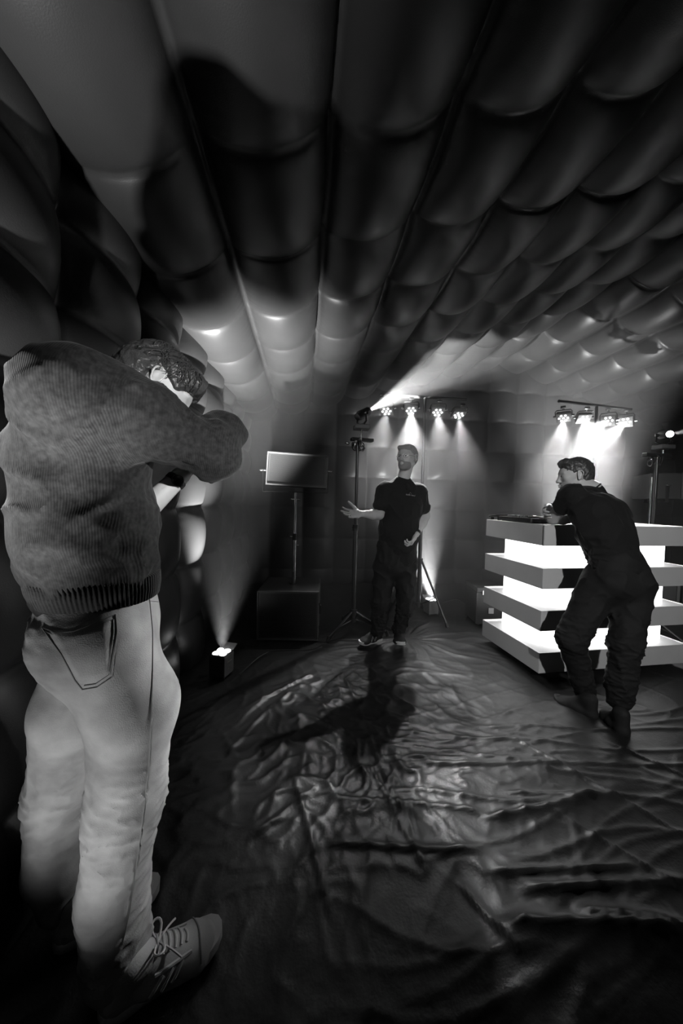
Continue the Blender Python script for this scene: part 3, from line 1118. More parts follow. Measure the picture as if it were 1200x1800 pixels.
# ------------------------------------------------------------------ heads and hands
def head_ops(C, R, k=1.0, jaw=1.0, smile=0.0):
    """C middle of the head, R columns right/forward/up; k scales"""
    s = Sculpt()
    P = lambda x, y, z: C + R @ Vector((x, y, z)) * k
    RR = np.array(R)
    s.ball(P(0, -0.012, 0.030), (0.075 * k, 0.096 * k, 0.086 * k), RR, 0.02)       # skull
    s.ball(P(0, 0.028, 0.012), (0.066 * k, 0.062 * k, 0.075 * k), RR, 0.02)        # face mass
    s.ball(P(0, 0.030, -0.050), (0.052 * k * jaw, 0.056 * k, 0.050 * k), RR, 0.025)      # jaw
    s.ball(P(0, 0.072, -0.088), (0.022 * k, 0.016 * k, 0.015 * k), RR, 0.018)      # chin
    for e in (-1, 1):
        s.limb(P(e * 0.052, -0.01, -0.045), P(e * 0.022, 0.066, -0.085), 0.018 * k, 0.014 * k, 0.02)   # jaw line
        s.ball(P(e * 0.043, 0.060, -0.010), (0.020 * k, 0.018 * k, 0.018 * k), RR, 0.018)   # cheek
        s.limb(P(e * 0.012, 0.083, 0.028), P(e * 0.046, 0.070, 0.030), 0.0085 * k, 0.0085 * k, 0.012)      # brow
    s.ball(P(-0.031, 0.090, 0.008), (0.017 * k, 0.013 * k, 0.012 * k), RR, 0.012, cut=True)
    s.ball(P(0.031, 0.090, 0.008), (0.017 * k, 0.013 * k, 0.012 * k), RR, 0.012, cut=True)
    for e in (-1, 1):
        s.ball(P(e * 0.031, 0.0735, 0.008), (0.0135 * k, 0.0125 * k, 0.0105 * k), RR, 0.004)     # lids over the eyeball
        s.limb(P(e * 0.018, 0.083, 0.016), P(e * 0.044, 0.077, 0.014), 0.0035 * k, 0.003 * k, 0.006)
    s.limb(P(0, 0.085, 0.016), P(0, 0.101, -0.024), 0.008 * k, 0.0115 * k, 0.012)        # nose
    s.ball(P(0, 0.104, -0.026), (0.010 * k, 0.010 * k, 0.009 * k), RR, 0.008)
    for e in (-1, 1):
        s.ball(P(e * 0.011, 0.096, -0.030), (0.0075 * k, 0.009 * k, 0.007 * k), RR, 0.006)
        s.ball(P(e * 0.0055, 0.100, -0.037), (0.003 * k, 0.004 * k, 0.003 * k), RR, 0.003, cut=True)
    w = 0.022 + 0.006 * smile
    s.limb(P(-w, 0.082, -0.053 + 0.005 * smile), P(0, 0.0965, -0.0505), 0.0045 * k, 0.0055 * k, 0.006)
    s.limb(P(w, 0.082, -0.053 + 0.005 * smile), P(0, 0.0965, -0.0505), 0.0045 * k, 0.0055 * k, 0.006)
    s.limb(P(-w * .85, 0.081, -0.059 + 0.004 * smile), P(0, 0.094, -0.0635), 0.0045 * k, 0.0065 * k, 0.006)
    s.limb(P(w * .85, 0.081, -0.059 + 0.004 * smile), P(0, 0.094, -0.0635), 0.0045 * k, 0.0065 * k, 0.006)
    s.limb(P(-w, 0.092, -0.0555 + 0.004 * smile), P(w, 0.092, -0.0555 + 0.004 * smile), 0.002 * k, 0.002 * k, 0.003, cut=True)
    for e in (-1, 1):      # ears
        E = [(.012, .022), (.004, .031), (-.010, .033), (-.019, .024), (-.020, .010), (-.013, -.006), (-.003, -.018)]
        for (y0, z0), (y1, z1) in zip(E, E[1:]):
            s.limb(P(e * (.0835 - y0 * .35), y0 - .008, z0 - .001), P(e * (.0835 - y1 * .35), y1 - .008, z1 - .001), 0.0036 * k, 0.0036 * k, 0.003)
        Re = np.array(R @ Matrix.Rotation(e * math.radians(-22), 3, 'Z') @ Matrix.Rotation(math.radians(-10), 3, 'X'))
        s.ball(P(e * 0.079, -0.012, 0.004), (0.007 * k, 0.019 * k, 0.031 * k), Re, 0.006)
        s.ball(P(e * 0.088, -0.008, 0.008), (0.006 * k, 0.011 * k, 0.018 * k), Re, 0.005, cut=True)
        s.ball(P(e * 0.080, -0.004, -0.020), (0.006 * k, 0.009 * k, 0.010 * k), Re, 0.006)
    return s, P


def neck_ops(s, C, R, base, r=0.056):
    s.limb(C + R @ Vector((0, -0.022, -0.045)), base, r * 0.98, r * 1.12, 0.03)
    return s


def hand_ops(W, f, n, thumb, size=1.0, curls=(20, 24, 28, 34), spread=1.0, tcurl=10, tout=0.8, s=None):
    """W wrist, f towards the fingers, n the palm normal, thumb = +1/-1 side"""
    s = s or Sculpt()
    f = Vector(f).normalized()
    n = Vector(n)
    n = (n - f * n.dot(f)).normalized()
    sd = f.cross(n) * thumb        # towards the thumb
    W = Vector(W)
    z = size
    # palm
    s.limb(W - f * 0.01 * z, W + f * 0.030 * z, 0.028 * z, 0.034 * z, 0.012, side=sd, fa=0.66, fb=0.45)
    s.limb(W + f * 0.03 * z, W + f * 0.078 * z, 0.036 * z, 0.041 * z, 0.012, side=sd, fa=0.42, fb=0.30)
    s.ball(W + f * 0.035 * z + sd * 0.020 * z + n * 0.006 * z, (0.020 * z, 0.020 * z, 0.015 * z), None, 0.010)
    L = (0.074, 0.083, 0.077, 0.060)
    for i in range(4):
        o = (1.5 - i) * 0.0205 * z
        base = W + f * (0.084 - 0.004 * abs(i - 1.2)) * z + sd * o
        d = (f + sd * (1.5 - i) * 0.085 * spread).normalized()
        ax = n.cross(d) * -1
        q = base
        r = (0.0092, 0.0095, 0.0088, 0.0078)[i] * z
        ang = 0
        for j, (fr, cf) in enumerate(((0.46, 0.75), (0.30, 1.1), (0.24, 0.9))):
            ang += math.radians(curls[i] * cf)
            dd = d * math.cos(ang) + n * math.sin(ang)
            e = q + dd * L[i] * fr * z
            s.limb(q, e, r * (1 - .06 * j), r * (0.93 - .09 * j), 0.004)
            q = e
    q = W + f * 0.022 * z + sd * 0.024 * z + n * 0.004 * z
    d = (sd * tout + f * 0.75 + n * 0.22).normalized()
    for j, (Lt, r) in enumerate(((0.042, 0.0135), (0.032, 0.0110), (0.026, 0.0098))):
        a = math.radians(tcurl * j)
        dd = (d * math.cos(a) + (f * 0.9 + n * 0.35 - sd * 0.25).normalized() * math.sin(a)).normalized()
        e = q + dd * Lt * z
        s.limb(q, e, r * z, r * 0.88 * z, 0.007)
        q = e
    return s


def folds(scale, amp, ax=(1, 1, 1), seed=0.0, power=True):
    """cloth folds: ridged noise, stretched by ax"""
    def f(P):
        n = pnoise(P[:, 0] * scale * ax[0] + seed, P[:, 1] * scale * ax[1] + seed, P[:, 2] * scale * ax[2])
        n2 = pnoise(P[:, 0] * scale * 2.3 * ax[0] + seed, P[:, 1] * scale * 2.3 * ax[1], P[:, 2] * scale * 2.3 * ax[2] + seed)
        return amp * (np.exp(-np.abs(n) * 5) - 0.35) + amp * 0.35 * n2
    return f


def localized(fn, centers):
    """fn scaled by the nearness to given places [(point, radius, gain)]"""
    def f(P):
        w = np.zeros(len(P))
        for c, r, g in centers:
            w += g * np.exp(-(((P - np.array(c)) ** 2).sum(1)) / r ** 2)
        return fn(P) * w
    return f


def add(*fs):
    return lambda P: sum(f(P) for f in fs)


def eyes(C, R, P, parent, k=1.0, look=(0, 1, 0)):
    for e in (-1, 1):
        c = P(e * 0.031, 0.0745, 0.008)
        o = MB().lathe(c, R @ Vector(look), ((-.011, .003), (-.008, .0085), (0, .0118), (.006, .0104), (.0095, .0075), (.0117, .002)), n=16)
        loc = parent.location
        for v in o.bm.verts: v.co -= loc
        ey = o.build('eye', M['eye'], parent, smooth=True)
        o = MB().lathe(c + (R @ Vector(look)).normalized() * 0.0100, R @ Vector(look), ((0, .0058), (.0012, .005), (.0022, .002)), n=12)
        for v in o.bm.verts: v.co -= loc
        o.build('iris', M['iris'], ey, smooth=True)


def shift(mb, parent):
    loc = parent.location
    for v in mb.bm.verts:
        v.co -= loc
    return mb


def shoe(name, heel, toe, parent, mt, up=(0, 0, 1), w=0.048, h=0.075, sole_mt='sole', vox=0.004, collar=0.10, sole_t=0.028):
    """low shoe between the heel and toe points on the ground; returns (upper, sole, frame)"""
    heel, toe = Vector(heel), Vector(toe)
    f = (toe - heel)
    L = f.length
    R = frame(f, up)
    P = lambda x, y, z: heel + R @ Vector((x, y * L, z))
    sd = R @ Vector((1, 0, 0))
    u = R @ Vector((0, 0, 1))
    s = Sculpt()
    s.limb(P(0, .13, .030), P(0, .42, .034), w * .74, w * .84, .03, side=sd, fa=.95, fb=.85)
    s.limb(P(0, .42, .032), P(.004, .74, .026), w * .84, w * .98, .03, side=sd, fa=.8, fb=.58)
    s.limb(P(.004, .72, .022), P(.002, .88, .020), w * .95, w * .80, .03, side=sd, fa=.58, fb=.58)
    s.limb(P(0, .16, .05), P(0, .19, collar), w * .72, w * .74, .02, side=sd, fa=1.05, fb=1.15)
    s.limb(P(0, .26, collar - .01), P(0, .56, .055), w * .60, w * .55, .03)      # tongue rise
    s.plane(P(0, 0, 0.006), -u)
    up_o = sculpted('upper', [(s, vox)], mt, parent, 1)
    # sole: outline prism
    prof = [(0.0, .0), (.02, .45), (.08, .72), (.18, .80), (.32, .76), (.45, .78), (.6, .96), (.72, 1.04), (.84, .96), (.93, .72), (.985, .38), (1.0, .0)]
    out = [(x * w, y) for (y, x) in prof] + [(-x * w * .97, y) for (y, x) in prof[-2:0:-1]]
    b = bmesh.new()
    rings = []
    for (zz, sc) in ((0, .94), (.006, 1.0), (sole_t * .8, 1.0), (sole_t, .95)):
        rings.append([b.verts.new(P(x * sc * 1.03, .5 + (y - .5) * (0.985 + .025 * sc), zz + (0.014 * max(0, (y - .78)) / .22 if True else 0)) - parent.location) for (x, y) in out])
    for r0, r1 in zip(rings, rings[1:]):
        for i in range(len(out)):
            j = (i + 1) % len(out)
            b.faces.new((r0[i], r0[j], r1[j], r1[i]))
    b.faces.new(rings[0][::-1])
    b.faces.new(rings[-1])
    mb = MB(); mb.bm = b
    so = mb.build('sole', M[sole_mt], parent, smooth=True)
    return up_o, so, P, R

# ================================================================== the photographer in the left foreground
A = empty('person', cam2w(-0.60, 0.90, 0), 'person in dark knitted jumper, pale jeans and trainers with arms raised to the face', 'person')
fA = (_r0 * 0.81 + _f0 * 0.59).normalized()      # where he faces
rA = (_r0 * 0.59 - _f0 * 0.81).normalized()      # his right
UP = Vector((0, 0, 1))
hipC = at(178, 1075, 0.87)
hipR, hipL = hipC + rA * 0.085 + v3(0, 0, -.05), hipC - rA * 0.085 + v3(0, 0, -.05)
kneeR, kneeL = at(222, 1400, 0.84), at(112, 1385, 0.955)
ankR, ankL = at(205, 1700, 0.86), at(103, 1600, 0.965)
heelR, toeR = at(172, 1848, .80), at(388, 1684, .97)
heelR.z = toeR.z = 0.004
chest = at(128, 800, 0.84)
shR = at(128, 690, 0.70)
shL = shR - rA * 0.36 + v3(0, 0, -.02)
elR = at(376, 796, 0.86)
nck = (shR + shL) * .5 - fA * 0.02 + v3(0, 0, 0.055)
headC = at(276, 682, 1.0) + v3(0, 0, 0.0)
# head bows towards the camera he holds
RA_ = frame((fA * 0.8 - UP * 0.62 + rA * .05).normalized(), UP)
hs, PA = head_ops(headC, RA_, .96)
neck_ops(hs, headC, RA_, nck + fA * .03)
body = Sculpt()
body.limb(hipC, chest, .125, .145, .05, side=rA, fa=.72, fb=.7)
body.limb(chest, (shR + shL) * .5 - v3(0, 0, .04), .15, .14, .05, side=rA, fa=.7, fb=.55)
for h_, k_, a_ in ((hipR, kneeR, ankR), (hipL, kneeL, ankL)):
    body.limb(h_, k_, .078, .052, .03)
    body.limb(k_, a_, .050, .034, .02)
wrR = headC + RA_ @ Vector((0.01, 0.155, -0.055))
body.limb(shR, elR, .045, .038, .03)
body.limb(elR, wrR, .038, .026, .02)
elL = at(232, 918, .96)
wrL = at(318, 836, 1.05)
body.limb(shL, elL, .045, .038, .03)
body.limb(nck, (shR + shL) * .5, .06, .08, .04)
# the left forearm passes below the right arm, bare with a watch
arm = Sculpt()
arm.limb(elL - v3(0, 0, .0), wrL, .036, .027, .01, side=UP, fa=.9)
wf = (wrL - elL).normalized()
hand_ops(wrL, (wf + UP * .3 + fA * .5), UP - fA * .4, 1, .95, (40, 40, 42, 46), s=arm)
handR = hand_ops(wrR, (-rA * .75 + UP * .3 + fA * .1), -fA, 1, .95, (50, 55, 58, 60))
sculpted('body', [(body, .009), (hs, .0035), (arm, .004), (handR, .0045)], M['skin'], A)

# watch on the left wrist
wc = wrL.lerp(elL, 0.12)
x_, y_, d_ = basis(wf)
mb = MB().lathe(wc - wf * .010, wf, ((0, .0285), (.003, .0305), (.017, .0305), (.020, .0285)), n=24)
wt = shift(mb, A).build('watch_strap', M['black'], A, smooth=True)
mb = MB().lathe(wc + rA * 0.030, rA, ((0, .017), (.006, .017), (.008, .014)), n=20)
shift(mb, A).build('watch_case', M['dsteel'], wt, smooth=True)

# jumper
sw = Sculpt()
sw.limb(at(172, 1015, .865), at(158, 930, .85), .155, .166, .05, side=rA, fa=.86, fb=.84)
sw.limb(at(158, 930, .85), at(148, 800, .84), .166, .168, .06, side=rA, fa=.84, fb=.80)
sw.limb(at(148, 800, .84), (shR + shL) * .5 - v3(0, 0, .05) + fA * .02, .168, .160, .06, side=rA, fa=.80, fb=.60)
sw.limb(shR - rA * .02, shL + rA * .02, .088, .085, .05)
sw.limb(at(112, 700, .75), at(150, 730, .74), .065, .075, .06)
sw.limb(shR, at(252, 738, .77), .084, .080, .05)
sw.limb(at(252, 738, .77), elR - fA * .01, .078, .064, .04)
sw.limb(elR, at(390, 762, .93), .062, .056, .03)
sw.limb(at(390, 762, .93), wrR + fA * .0 + v3(0, 0, -.01), .054, .040, .03)
sw.limb(shL, elL, .075, .055, .04)
sw.limb(nck - v3(0, 0, .03), nck + fA * .015 + v3(0, 0, .01), .078, .070, .03)
jf = add(folds(7, .010, (1, 1, 1.3), 3.0), localized(folds(16, .008, (1, 1, 1), 9.0), [(elR, .12, 1.2), (shR + fA * .1, .12, .8), (at(230, 960, .8), .12, 1)]))
jum = sculpted('jumper', [(sw, .0065, jf)], M['knit'], A, 2)
# ribbed hem: a band of vertical ribs around the waist
hc0, hc1 = at(176, 1048, .865), at(170, 1004, .862)
nr = 96
V, Fc = [], []
for j, (t, rr) in enumerate(((0, .144), (0.06, .150), (.5, .158), (.92, .160), (1.0, .150))):
    c = hc0.lerp(hc1, t)
    for i in range(nr * 4):
        a = 2 * math.pi * i / (nr * 4)
        rib = 0.0032 * math.sin(a * nr)
        r = rr + rib
        p = c + rA * math.cos(a) * r + (fA * 1.0) * math.sin(a) * (r * .88)
        V.append(p - A.location)
n4 = nr * 4
for j in range(4):
    for i in range(n4):
        Fc.append((j * n4 + i, j * n4 + (i + 1) % n4, (j + 1) * n4 + (i + 1) % n4, (j + 1) * n4 + i))
raw('ribbed_hem', V, Fc, M['rib'], jum)['label'] = 'dark ribbed hem'
jum_loc = jum.location

# jeans
je = Sculpt()
je.limb(at(176, 1030, .865), hipC - v3(0, 0, .03), .136, .146, .04, side=rA, fa=.88, fb=.92)
je.ball(hipC - fA * .040 - v3(0, 0, .05) + rA * .06, (.095, .090, .09), None, .05)
je.ball(hipC - fA * .035 - v3(0, 0, .05) - rA * .06, (.095, .090, .09), None, .05)
je.limb(hipR, at(236, 1240, .83), .108, .098, .04)
je.limb(at(236, 1240, .83), kneeR, .096, .084, .04)
je.limb(kneeR, at(200, 1560, .85), .084, .078, .03)
je.limb(at(200, 1560, .85), at(206, 1680, .862), .078, .082, .03)
je.plane(at(206, 1712, .862), -UP + fA * .15)
je.limb(hipL, at(132, 1240, .92), .104, .092, .035)
je.limb(at(132, 1240, .92), kneeL, .094, .086, .03)
je.limb(kneeL, at(100, 1520, .96), .086, .076, .03)
je.limb(at(100, 1520, .96), at(106, 1580, .965), .070, .058, .03)
kf = add(localized(folds(15, .010, (1, 1, 2.2), 1.0), [(kneeR + v3(0, 0, -.05), .17, 1), (kneeL, .16, 1), (at(215, 1640, .86), .13, 1.2), (hipC - v3(0, 0, .15), .10, .7)]),
         folds(6, .004, (1, 1, .5), 5.0),
         localized(folds(13, .010, (1, 1, 3.0), 2.0), [(hipC - fA * .12, .14, .7)]))
jeans = sculpted('jeans', [(je, .0055, kf)], M['denim'], A, 2)


def on_surface(obj_sc, p, d, maxd=.3):
    return None


# cast from the outside onto the jeans to lay pocket seams on the cloth
from mathutils.bvhtree import BVHTree
def bvh_of(o):
    me = o.data
    return BVHTree.FromPolygons([v.co + o.parent.location for v in me.vertices], [p.vertices for p in me.polygons])


jb = bvh_of(jeans)


def lay(pts, off, src=None, bv=None):
    """pixel path on the photo side -> points on the cloth"""
    out = []
    for (px, py) in pts:
        d = (at(px, py, 1.0) - CP).normalized()
        h = (bv or jb).ray_cast(CP, d)
        if h[0] is not None:
            out.append(h[0] + h[1].normalized() * off)
    return out


def dense(pts, n=8):
    o = []
    for a, b in zip(pts, pts[1:]):
        for t in np.linspace(0, 1, n, endpoint=False):
            o.append((a[0] + (b[0] - a[0]) * t, a[1] + (b[1] - a[1]) * t))
    return o + [pts[-1]]


def seam(name, pts, r, mt, parent, bv=None, off=0.0006):
    P_ = lay(dense(pts), off, bv=bv)
    if len(P_) > 3:
        mb = MB().tube(P_, r, n=6)
        shift(mb, A)
        return mb.build(name, mt, parent, smooth=True)


# back pocket: a raised patch laid on the cloth
def patch(name, outline, thick, mt, parent, n=26, bv=None):
    """outline: 4 corners (tl, tr, br, bl) in pixels, filled bilinearly and laid on the cloth, slightly raised"""
    tl, tr, br_, bl = [np.array(p, float) for p in outline]
    g = np.zeros((n, n, 3))
    for i, u in enumerate(np.linspace(0, 1, n)):
        for j, v in enumerate(np.linspace(0, 1, n)):
            p = (tl * (1 - u) + tr * u) * (1 - v) + (bl * (1 - u) + br_ * u) * v
            sag = 14 * math.sin(math.pi * u) * (1 - v) + 8 * math.sin(math.pi * u) * v
            p = p + np.array([0, sag])
            d = (at(p[0], p[1], 1.0) - CP).normalized()
            h = (bv or jb).ray_cast(CP, d)
            if h[0] is None:
                return None
            e = min(1, 6 * min(u, 1 - u, v + .02, 1 - v))
            g[i, j] = h[0] + h[1].normalized() * (thick * e - .0005) - parent.location
    return grid_mesh(name, g, mt, None)


pk = patch('back_pocket', ((74, 1100), (203, 1078), (197, 1188), (140, 1203)), .004, M['denim'], A, 40)
if pk:
    pk.parent = jeans
    pk.data.transform(Matrix.Identity(4))
for nm, pts in (('pocket_stitching', [(74, 1103), (100, 1112), (130, 1110), (165, 1096), (203, 1080), (206, 1110), (200, 1160), (197, 1190), (170, 1208), (145, 1212), (132, 1196), (108, 1150), (74, 1103)]),
                ('pocket_stitching', [(80, 1110), (102, 1119), (132, 1116), (168, 1102), (199, 1088), (200, 1112), (194, 1160), (191, 1186), (168, 1202), (148, 1205)]),
                ('side_seam', [(262, 1048), (268, 1110), (268, 1180), (266, 1260), (262, 1340), (252, 1430), (240, 1520), (228, 1600), (215, 1660)]),
                ('front_pocket_seam', [(262, 1056), (280, 1058), (296, 1052), (306, 1042), (300, 1028)]),
                ('back_yoke_seam', [(62, 1062), (90, 1066), (130, 1058), (180, 1048), (240, 1044)]),
                ):
    seam(nm, pts, .0012, M['thread'], jeans)

# shoes: right trainer in full, the heel of the left one
trR = empty('x', (0, 0, 0), 'x', 'x')
bpy.data.objects.remove(trR)
upR, soR, PS, RS = shoe('trainer', heelR, toeR, A, M['suede'], w=.054, collar=.100, vox=.004)
upR.name = 'trainer'
soR.parent = upR
soR.name = 'sole'
soR['label'] = 'pale rubber sole'
sb = bvh_of(upR)


def lay3(x, y, z, off=.0012):
    """drop a point of the shoe frame onto its upper, from its outer side / top"""
    tgt = PS(0, y, .03)
    src = PS(x, y, z)
    h = sb.ray_cast(src, (tgt - src).normalized())
    return (h[0] + h[1].normalized() * off) if h[0] is not None else None


def strip(name, path, r, mt, parent):
    P_ = [lay3(*p) for p in path]
    P_ = [p for p in P_ if p is not None]
    if len(P_) > 2:
        mb = MB().tube(P_, r, n=6)
        shift(mb, A)
        return mb.build(name, mt, parent, smooth=True)


for i in range(3):      # three side stripes
    y0 = .36 + .085 * i
    pth = [(.16, y0 + .10 * t - .0, .028 + .10 * t) for t in np.linspace(0, 1, 12)]
    strip('side_stripe', pth, .0042, M['stripe'], upR)
strip('toe_seam', [(.16 * math.cos(a), .76 + .10 * math.sin(a) * .3, .03 + .15 * math.sin(a)) for a in np.linspace(.1, math.pi - .1, 26)], .0022, M['thread'], upR)
strip('eyelet_band', [(.11, .40 + .3 * t, .12 - .01 * t) for t in np.linspace(0, 1, 14)], .0045, M['stripe'], upR)
strip('eyelet_band', [(-.11, .40 + .3 * t, .12 - .01 * t) for t in np.linspace(0, 1, 14)], .0045, M['stripe'], upR)
for i in range(6):
    y = .42 + .05 * i
    strip('lace', [(.06 - .12 * t, y + .015 * math.sin(math.pi * t), .16) for t in np.linspace(0, 1, 12)], .0032, M['lace'], upR)
bow = PS(0, .44, .098)
fwd_, sid_ = RS @ Vector((0, 1, 0)), RS @ Vector((1, 0, 0))
for sgn in (-1, 1):
    pts = [bow + sid_ * sgn * .045 * math.sin(t) + fwd_ * .012 * math.sin(2 * t) + UP * (.016 * math.sin(t) + .002) for t in np.linspace(0, math.pi, 14)]
    shift(MB().tube(pts, .003, n=6), A).build('lace_loop', M['lace'], upR, smooth=True)
    pts = [bow + sid_ * sgn * .050 * t + fwd_ * .05 * t + UP * (-.022 * t * t) for t in np.linspace(0, 1, 8)]
    shift(MB().tube(pts, .0028, n=6), A).build('lace_end', M['lace'], upR, smooth=True)
heelL = at(92, 1672, .925); toeL = heelL + fA * .27
heelL.z, toeL.z = 0.012, 0.0
upL, soL, _, _ = shoe('trainer', heelL, toeL, A, M['suede'], w=.050, collar=.105, vox=.0045)
upL.name = 'trainer'
soL.parent = upL

# hair: cap and loose strands
ha = Sculpt()
RRA = np.array(RA_)
ha.ball(PA(0, -0.016, 0.034), (.081, .100, .090), RRA, .02)
ha.ball(PA(0, -0.05, -0.005), (.080, .075, .080), RRA, .02)
ha.ball(PA(.058, .02, .055), (.030, .055, .035), RRA, .02)
ha.ball(PA(.094, .004, -.010), (.050, .040, .038), RRA, .008, cut=True)
ha.ball(PA(0.0, .085, -.025), (.085, .055, .075), RRA, .015, cut=True)
ha.limb(PA(.055, .07, .075), PA(-.055, .07, .075), .030, .030, .02)
hd = add(folds(20, .005, (1.2, 1.2, .8), 4.0), folds(60, .003, (1, 1, .6), 8.0))
hairA = sculpted('hair', [(ha, .0035, hd)], M['hair'], A, 1)
hb = bvh_of(hairA)
rnd = random.Random(11)
mb = MB()
for i in range(170):
    th = rnd.uniform(-1.3, 1.2)
    # strands start near the crown and sweep over the side to the nape or the brow
    y0 = rnd.uniform(-.08, .07)
    z0 = rnd.uniform(.06, .12)
    P_ = []
    ph = rnd.uniform(0, 6.28)
    back = rnd.choice((-1, -1, 1))
    for t in np.linspace(0, 1, 11):
        x = .02 + .085 * t ** .6
        y = y0 + back * .05 * t + .006 * math.sin(ph + t * 9)
        z = z0 - .10 * t * (1 if back < 0 else .7)
        src = PA(x * 2.2, y, z * 1.3 + .03)
        tgt = PA(0, y * .6, .02)
        h = hb.ray_cast(src, (tgt - src).normalized())
        if h[0] is not None:
            P_.append(h[0] + h[1].normalized() * (.0018 + .003 * rnd.random() + .006 * t * t))
    if len(P_) > 5 and max((P_[j + 1] - P_[j]).length for j in range(len(P_) - 1)) < .03:
        mb.tube(P_, [.0016 * (1 - .7 * j / len(P_)) for j in range(len(P_))], n=5)
shift(mb, A).build('strands', M['hair'], hairA, smooth=True)
bpy.data.objects['strands']['kind'] = 'stuff'


# ================================================================== the man in the polo shirt
B = empty('person', cam2w(.48, 3.05, 0), 'bearded person in glasses and black polo shirt standing with one arm out, palm up', 'person')
DB = 3.05
fB = (-_r0 * .25 - _f0 * .97).normalized()       # body faces the lens, a little to its left
rB = fB.cross(UP).normalized() * 1.0             # his right (left in the picture)
if rB.dot(_r0) > 0: rB = -rB
hipB = at(692, 985, DB)
shR_, shL_ = at(676, 862, 3.02), at(735, 864, 3.08)
headB = at(715, 806, 3.02)
RB = frame((-_r0 * .62 - _f0 * .80 + UP * .06).normalized(), UP)
hs, PB = head_ops(headB, RB, 1.0)
nb = (shR_ + shL_) * .5 + v3(0, 0, .060) + _f0 * .01
neck_ops(hs, headB, RB, nb, .052)
bd = Sculpt()
chB = at(704, 900, 3.05)
bd.limb(hipB, chB, .13, .145, .05, side=rB, fa=.72, fb=.72)
bd.limb(chB, (shR_ + shL_) * .5 - v3(0, 0, .03), .155, .15, .05, side=rB, fa=.7, fb=.5)
hR, hL = at(676, 1000, 3.05), at(712, 1000, 3.05)
kR, kL = at(668, 1062, 3.0), at(712, 1066, 3.02)
aR, aL = at(664, 1112, 3.0), at(700, 1110, 3.02)
for h_, k_, a_ in ((hR, kR, aR), (hL, kL, aL)):
    bd.limb(h_, k_, .075, .05, .03)
    bd.limb(k_, a_, .048, .036, .02)
eR, wR = at(666, 905, 2.98), at(634, 903, 2.86)
eL, wL = at(747, 907, 3.06), at(731, 940, 2.94)
bd.limb(shR_, eR, .052, .042, .03)
bd.limb(shL_, eL, .052, .042, .03)
am = Sculpt()
am.limb(shR_.lerp(eR, .4), eR, .046, .042, .012)
am.limb(eR, eR.lerp(wR, .35), .042, .043, .015)
am.limb(eR.lerp(wR, .35), wR, .042, .026, .015, side=UP, fa=.9)
am.limb(shL_.lerp(eL, .4), eL, .046, .042, .012)
am.limb(eL, eL.lerp(wL, .35), .042, .043, .015)
am.limb(eL.lerp(wL, .35), wL, .042, .026, .015, side=_r0, fa=.9)
h1 = hand_ops(wR, (-_r0 * .95 - _f0 * .25 - UP * .03), (-_f0 * .75 + UP * .55), 1, 1.08, (14, 10, 16, 30), spread=1.5, tcurl=6, tout=1.0)
if (Vector((-_r0 * .95 - _f0 * .25)).cross(-_f0 * .75 + UP * .55)).z < 0:
    h1 = hand_ops(wR, (-_r0 * .95 - _f0 * .25 - UP * .03), (-_f0 * .75 + UP * .55), -1, 1.08, (14, 10, 16, 30), spread=1.5, tcurl=6, tout=1.0)
h2 = hand_ops(wL, (-UP * .75 - _r0 * .45 - _f0 * .3), (-_r0 * .8 + _f0 * .3 + UP * .3), 1, 1.05, (48, 50, 52, 56), s=None)
sculpted('body', [(bd, .009), (hs, .003), (am, .0045), (h1, .0035), (h2, .0035)], M['skin'], B)
# trousers
tr = Sculpt()
tr.limb(at(692, 962, DB), hipB - v3(0, 0, .03), .150, .168, .04, side=rB, fa=.75, fb=.8)
tr.limb(hR, kR, .100, .078, .04)
tr.limb(kR, at(664, 1106, 3.0), .078, .064, .03)
tr.limb(hL, kL, .100, .076, .04)
tr.limb(kL, at(701, 1104, 3.03), .076, .062, .03)
tr.ball(at(728, 990, 3.02), (.035, .05, .07), None, .03)
sculpted('trousers', [(tr, .0075, add(folds(9, .014, (1, 1, .8), 2.2), localized(folds(22, .010, (1, 1, 2), 5), [(aR + v3(0, 0, .1), .18, 1), (aL + v3(0, 0, .1), .18, 1)])))], M['trouser'], B, 1)
# polo shirt
po = Sculpt()
po.limb(at(697, 985, DB), at(701, 930, DB), .165, .170, .05, side=rB, fa=.76, fb=.76)
po.limb(at(701, 930, DB), at(705, 888, DB), .172, .178, .05, side=rB, fa=.74, fb=.72)
po.limb(at(705, 888, DB), (shR_ + shL_) * .5 - v3(0, 0, .045), .178, .165, .05, side=rB, fa=.7, fb=.5)
po.limb(shR_ + v3(0, 0, .0), shL_, .062, .062, .05)
po.limb(nb - v3(0, 0, .06), nb + v3(0, 0, -.005), .095, .068, .05)
po.limb(nb - v3(0, 0, .01), shR_, .058, .05, .07)
po.limb(nb - v3(0, 0, .01), shL_, .058, .05, .07)
po.limb(shR_, shR_.lerp(eR, .62), .070, .068, .03)
po.limb(shL_, shL_.lerp(eL, .66), .070, .068, .03)
po.plane(at(697, 1000, DB), -UP)
pol = sculpted('polo_shirt', [(po, .006, add(folds(7, .010, (1, 1, .8), 6.1), localized(folds(18, .008, (1, 1, 1), 3.3), [(shR_ + v3(0, 0, -.08), .12, 1), (shL_ + v3(0, 0, -.08), .12, 1), (at(700, 960, DB), .16, 1)])))], M['shirt'], B, 1)
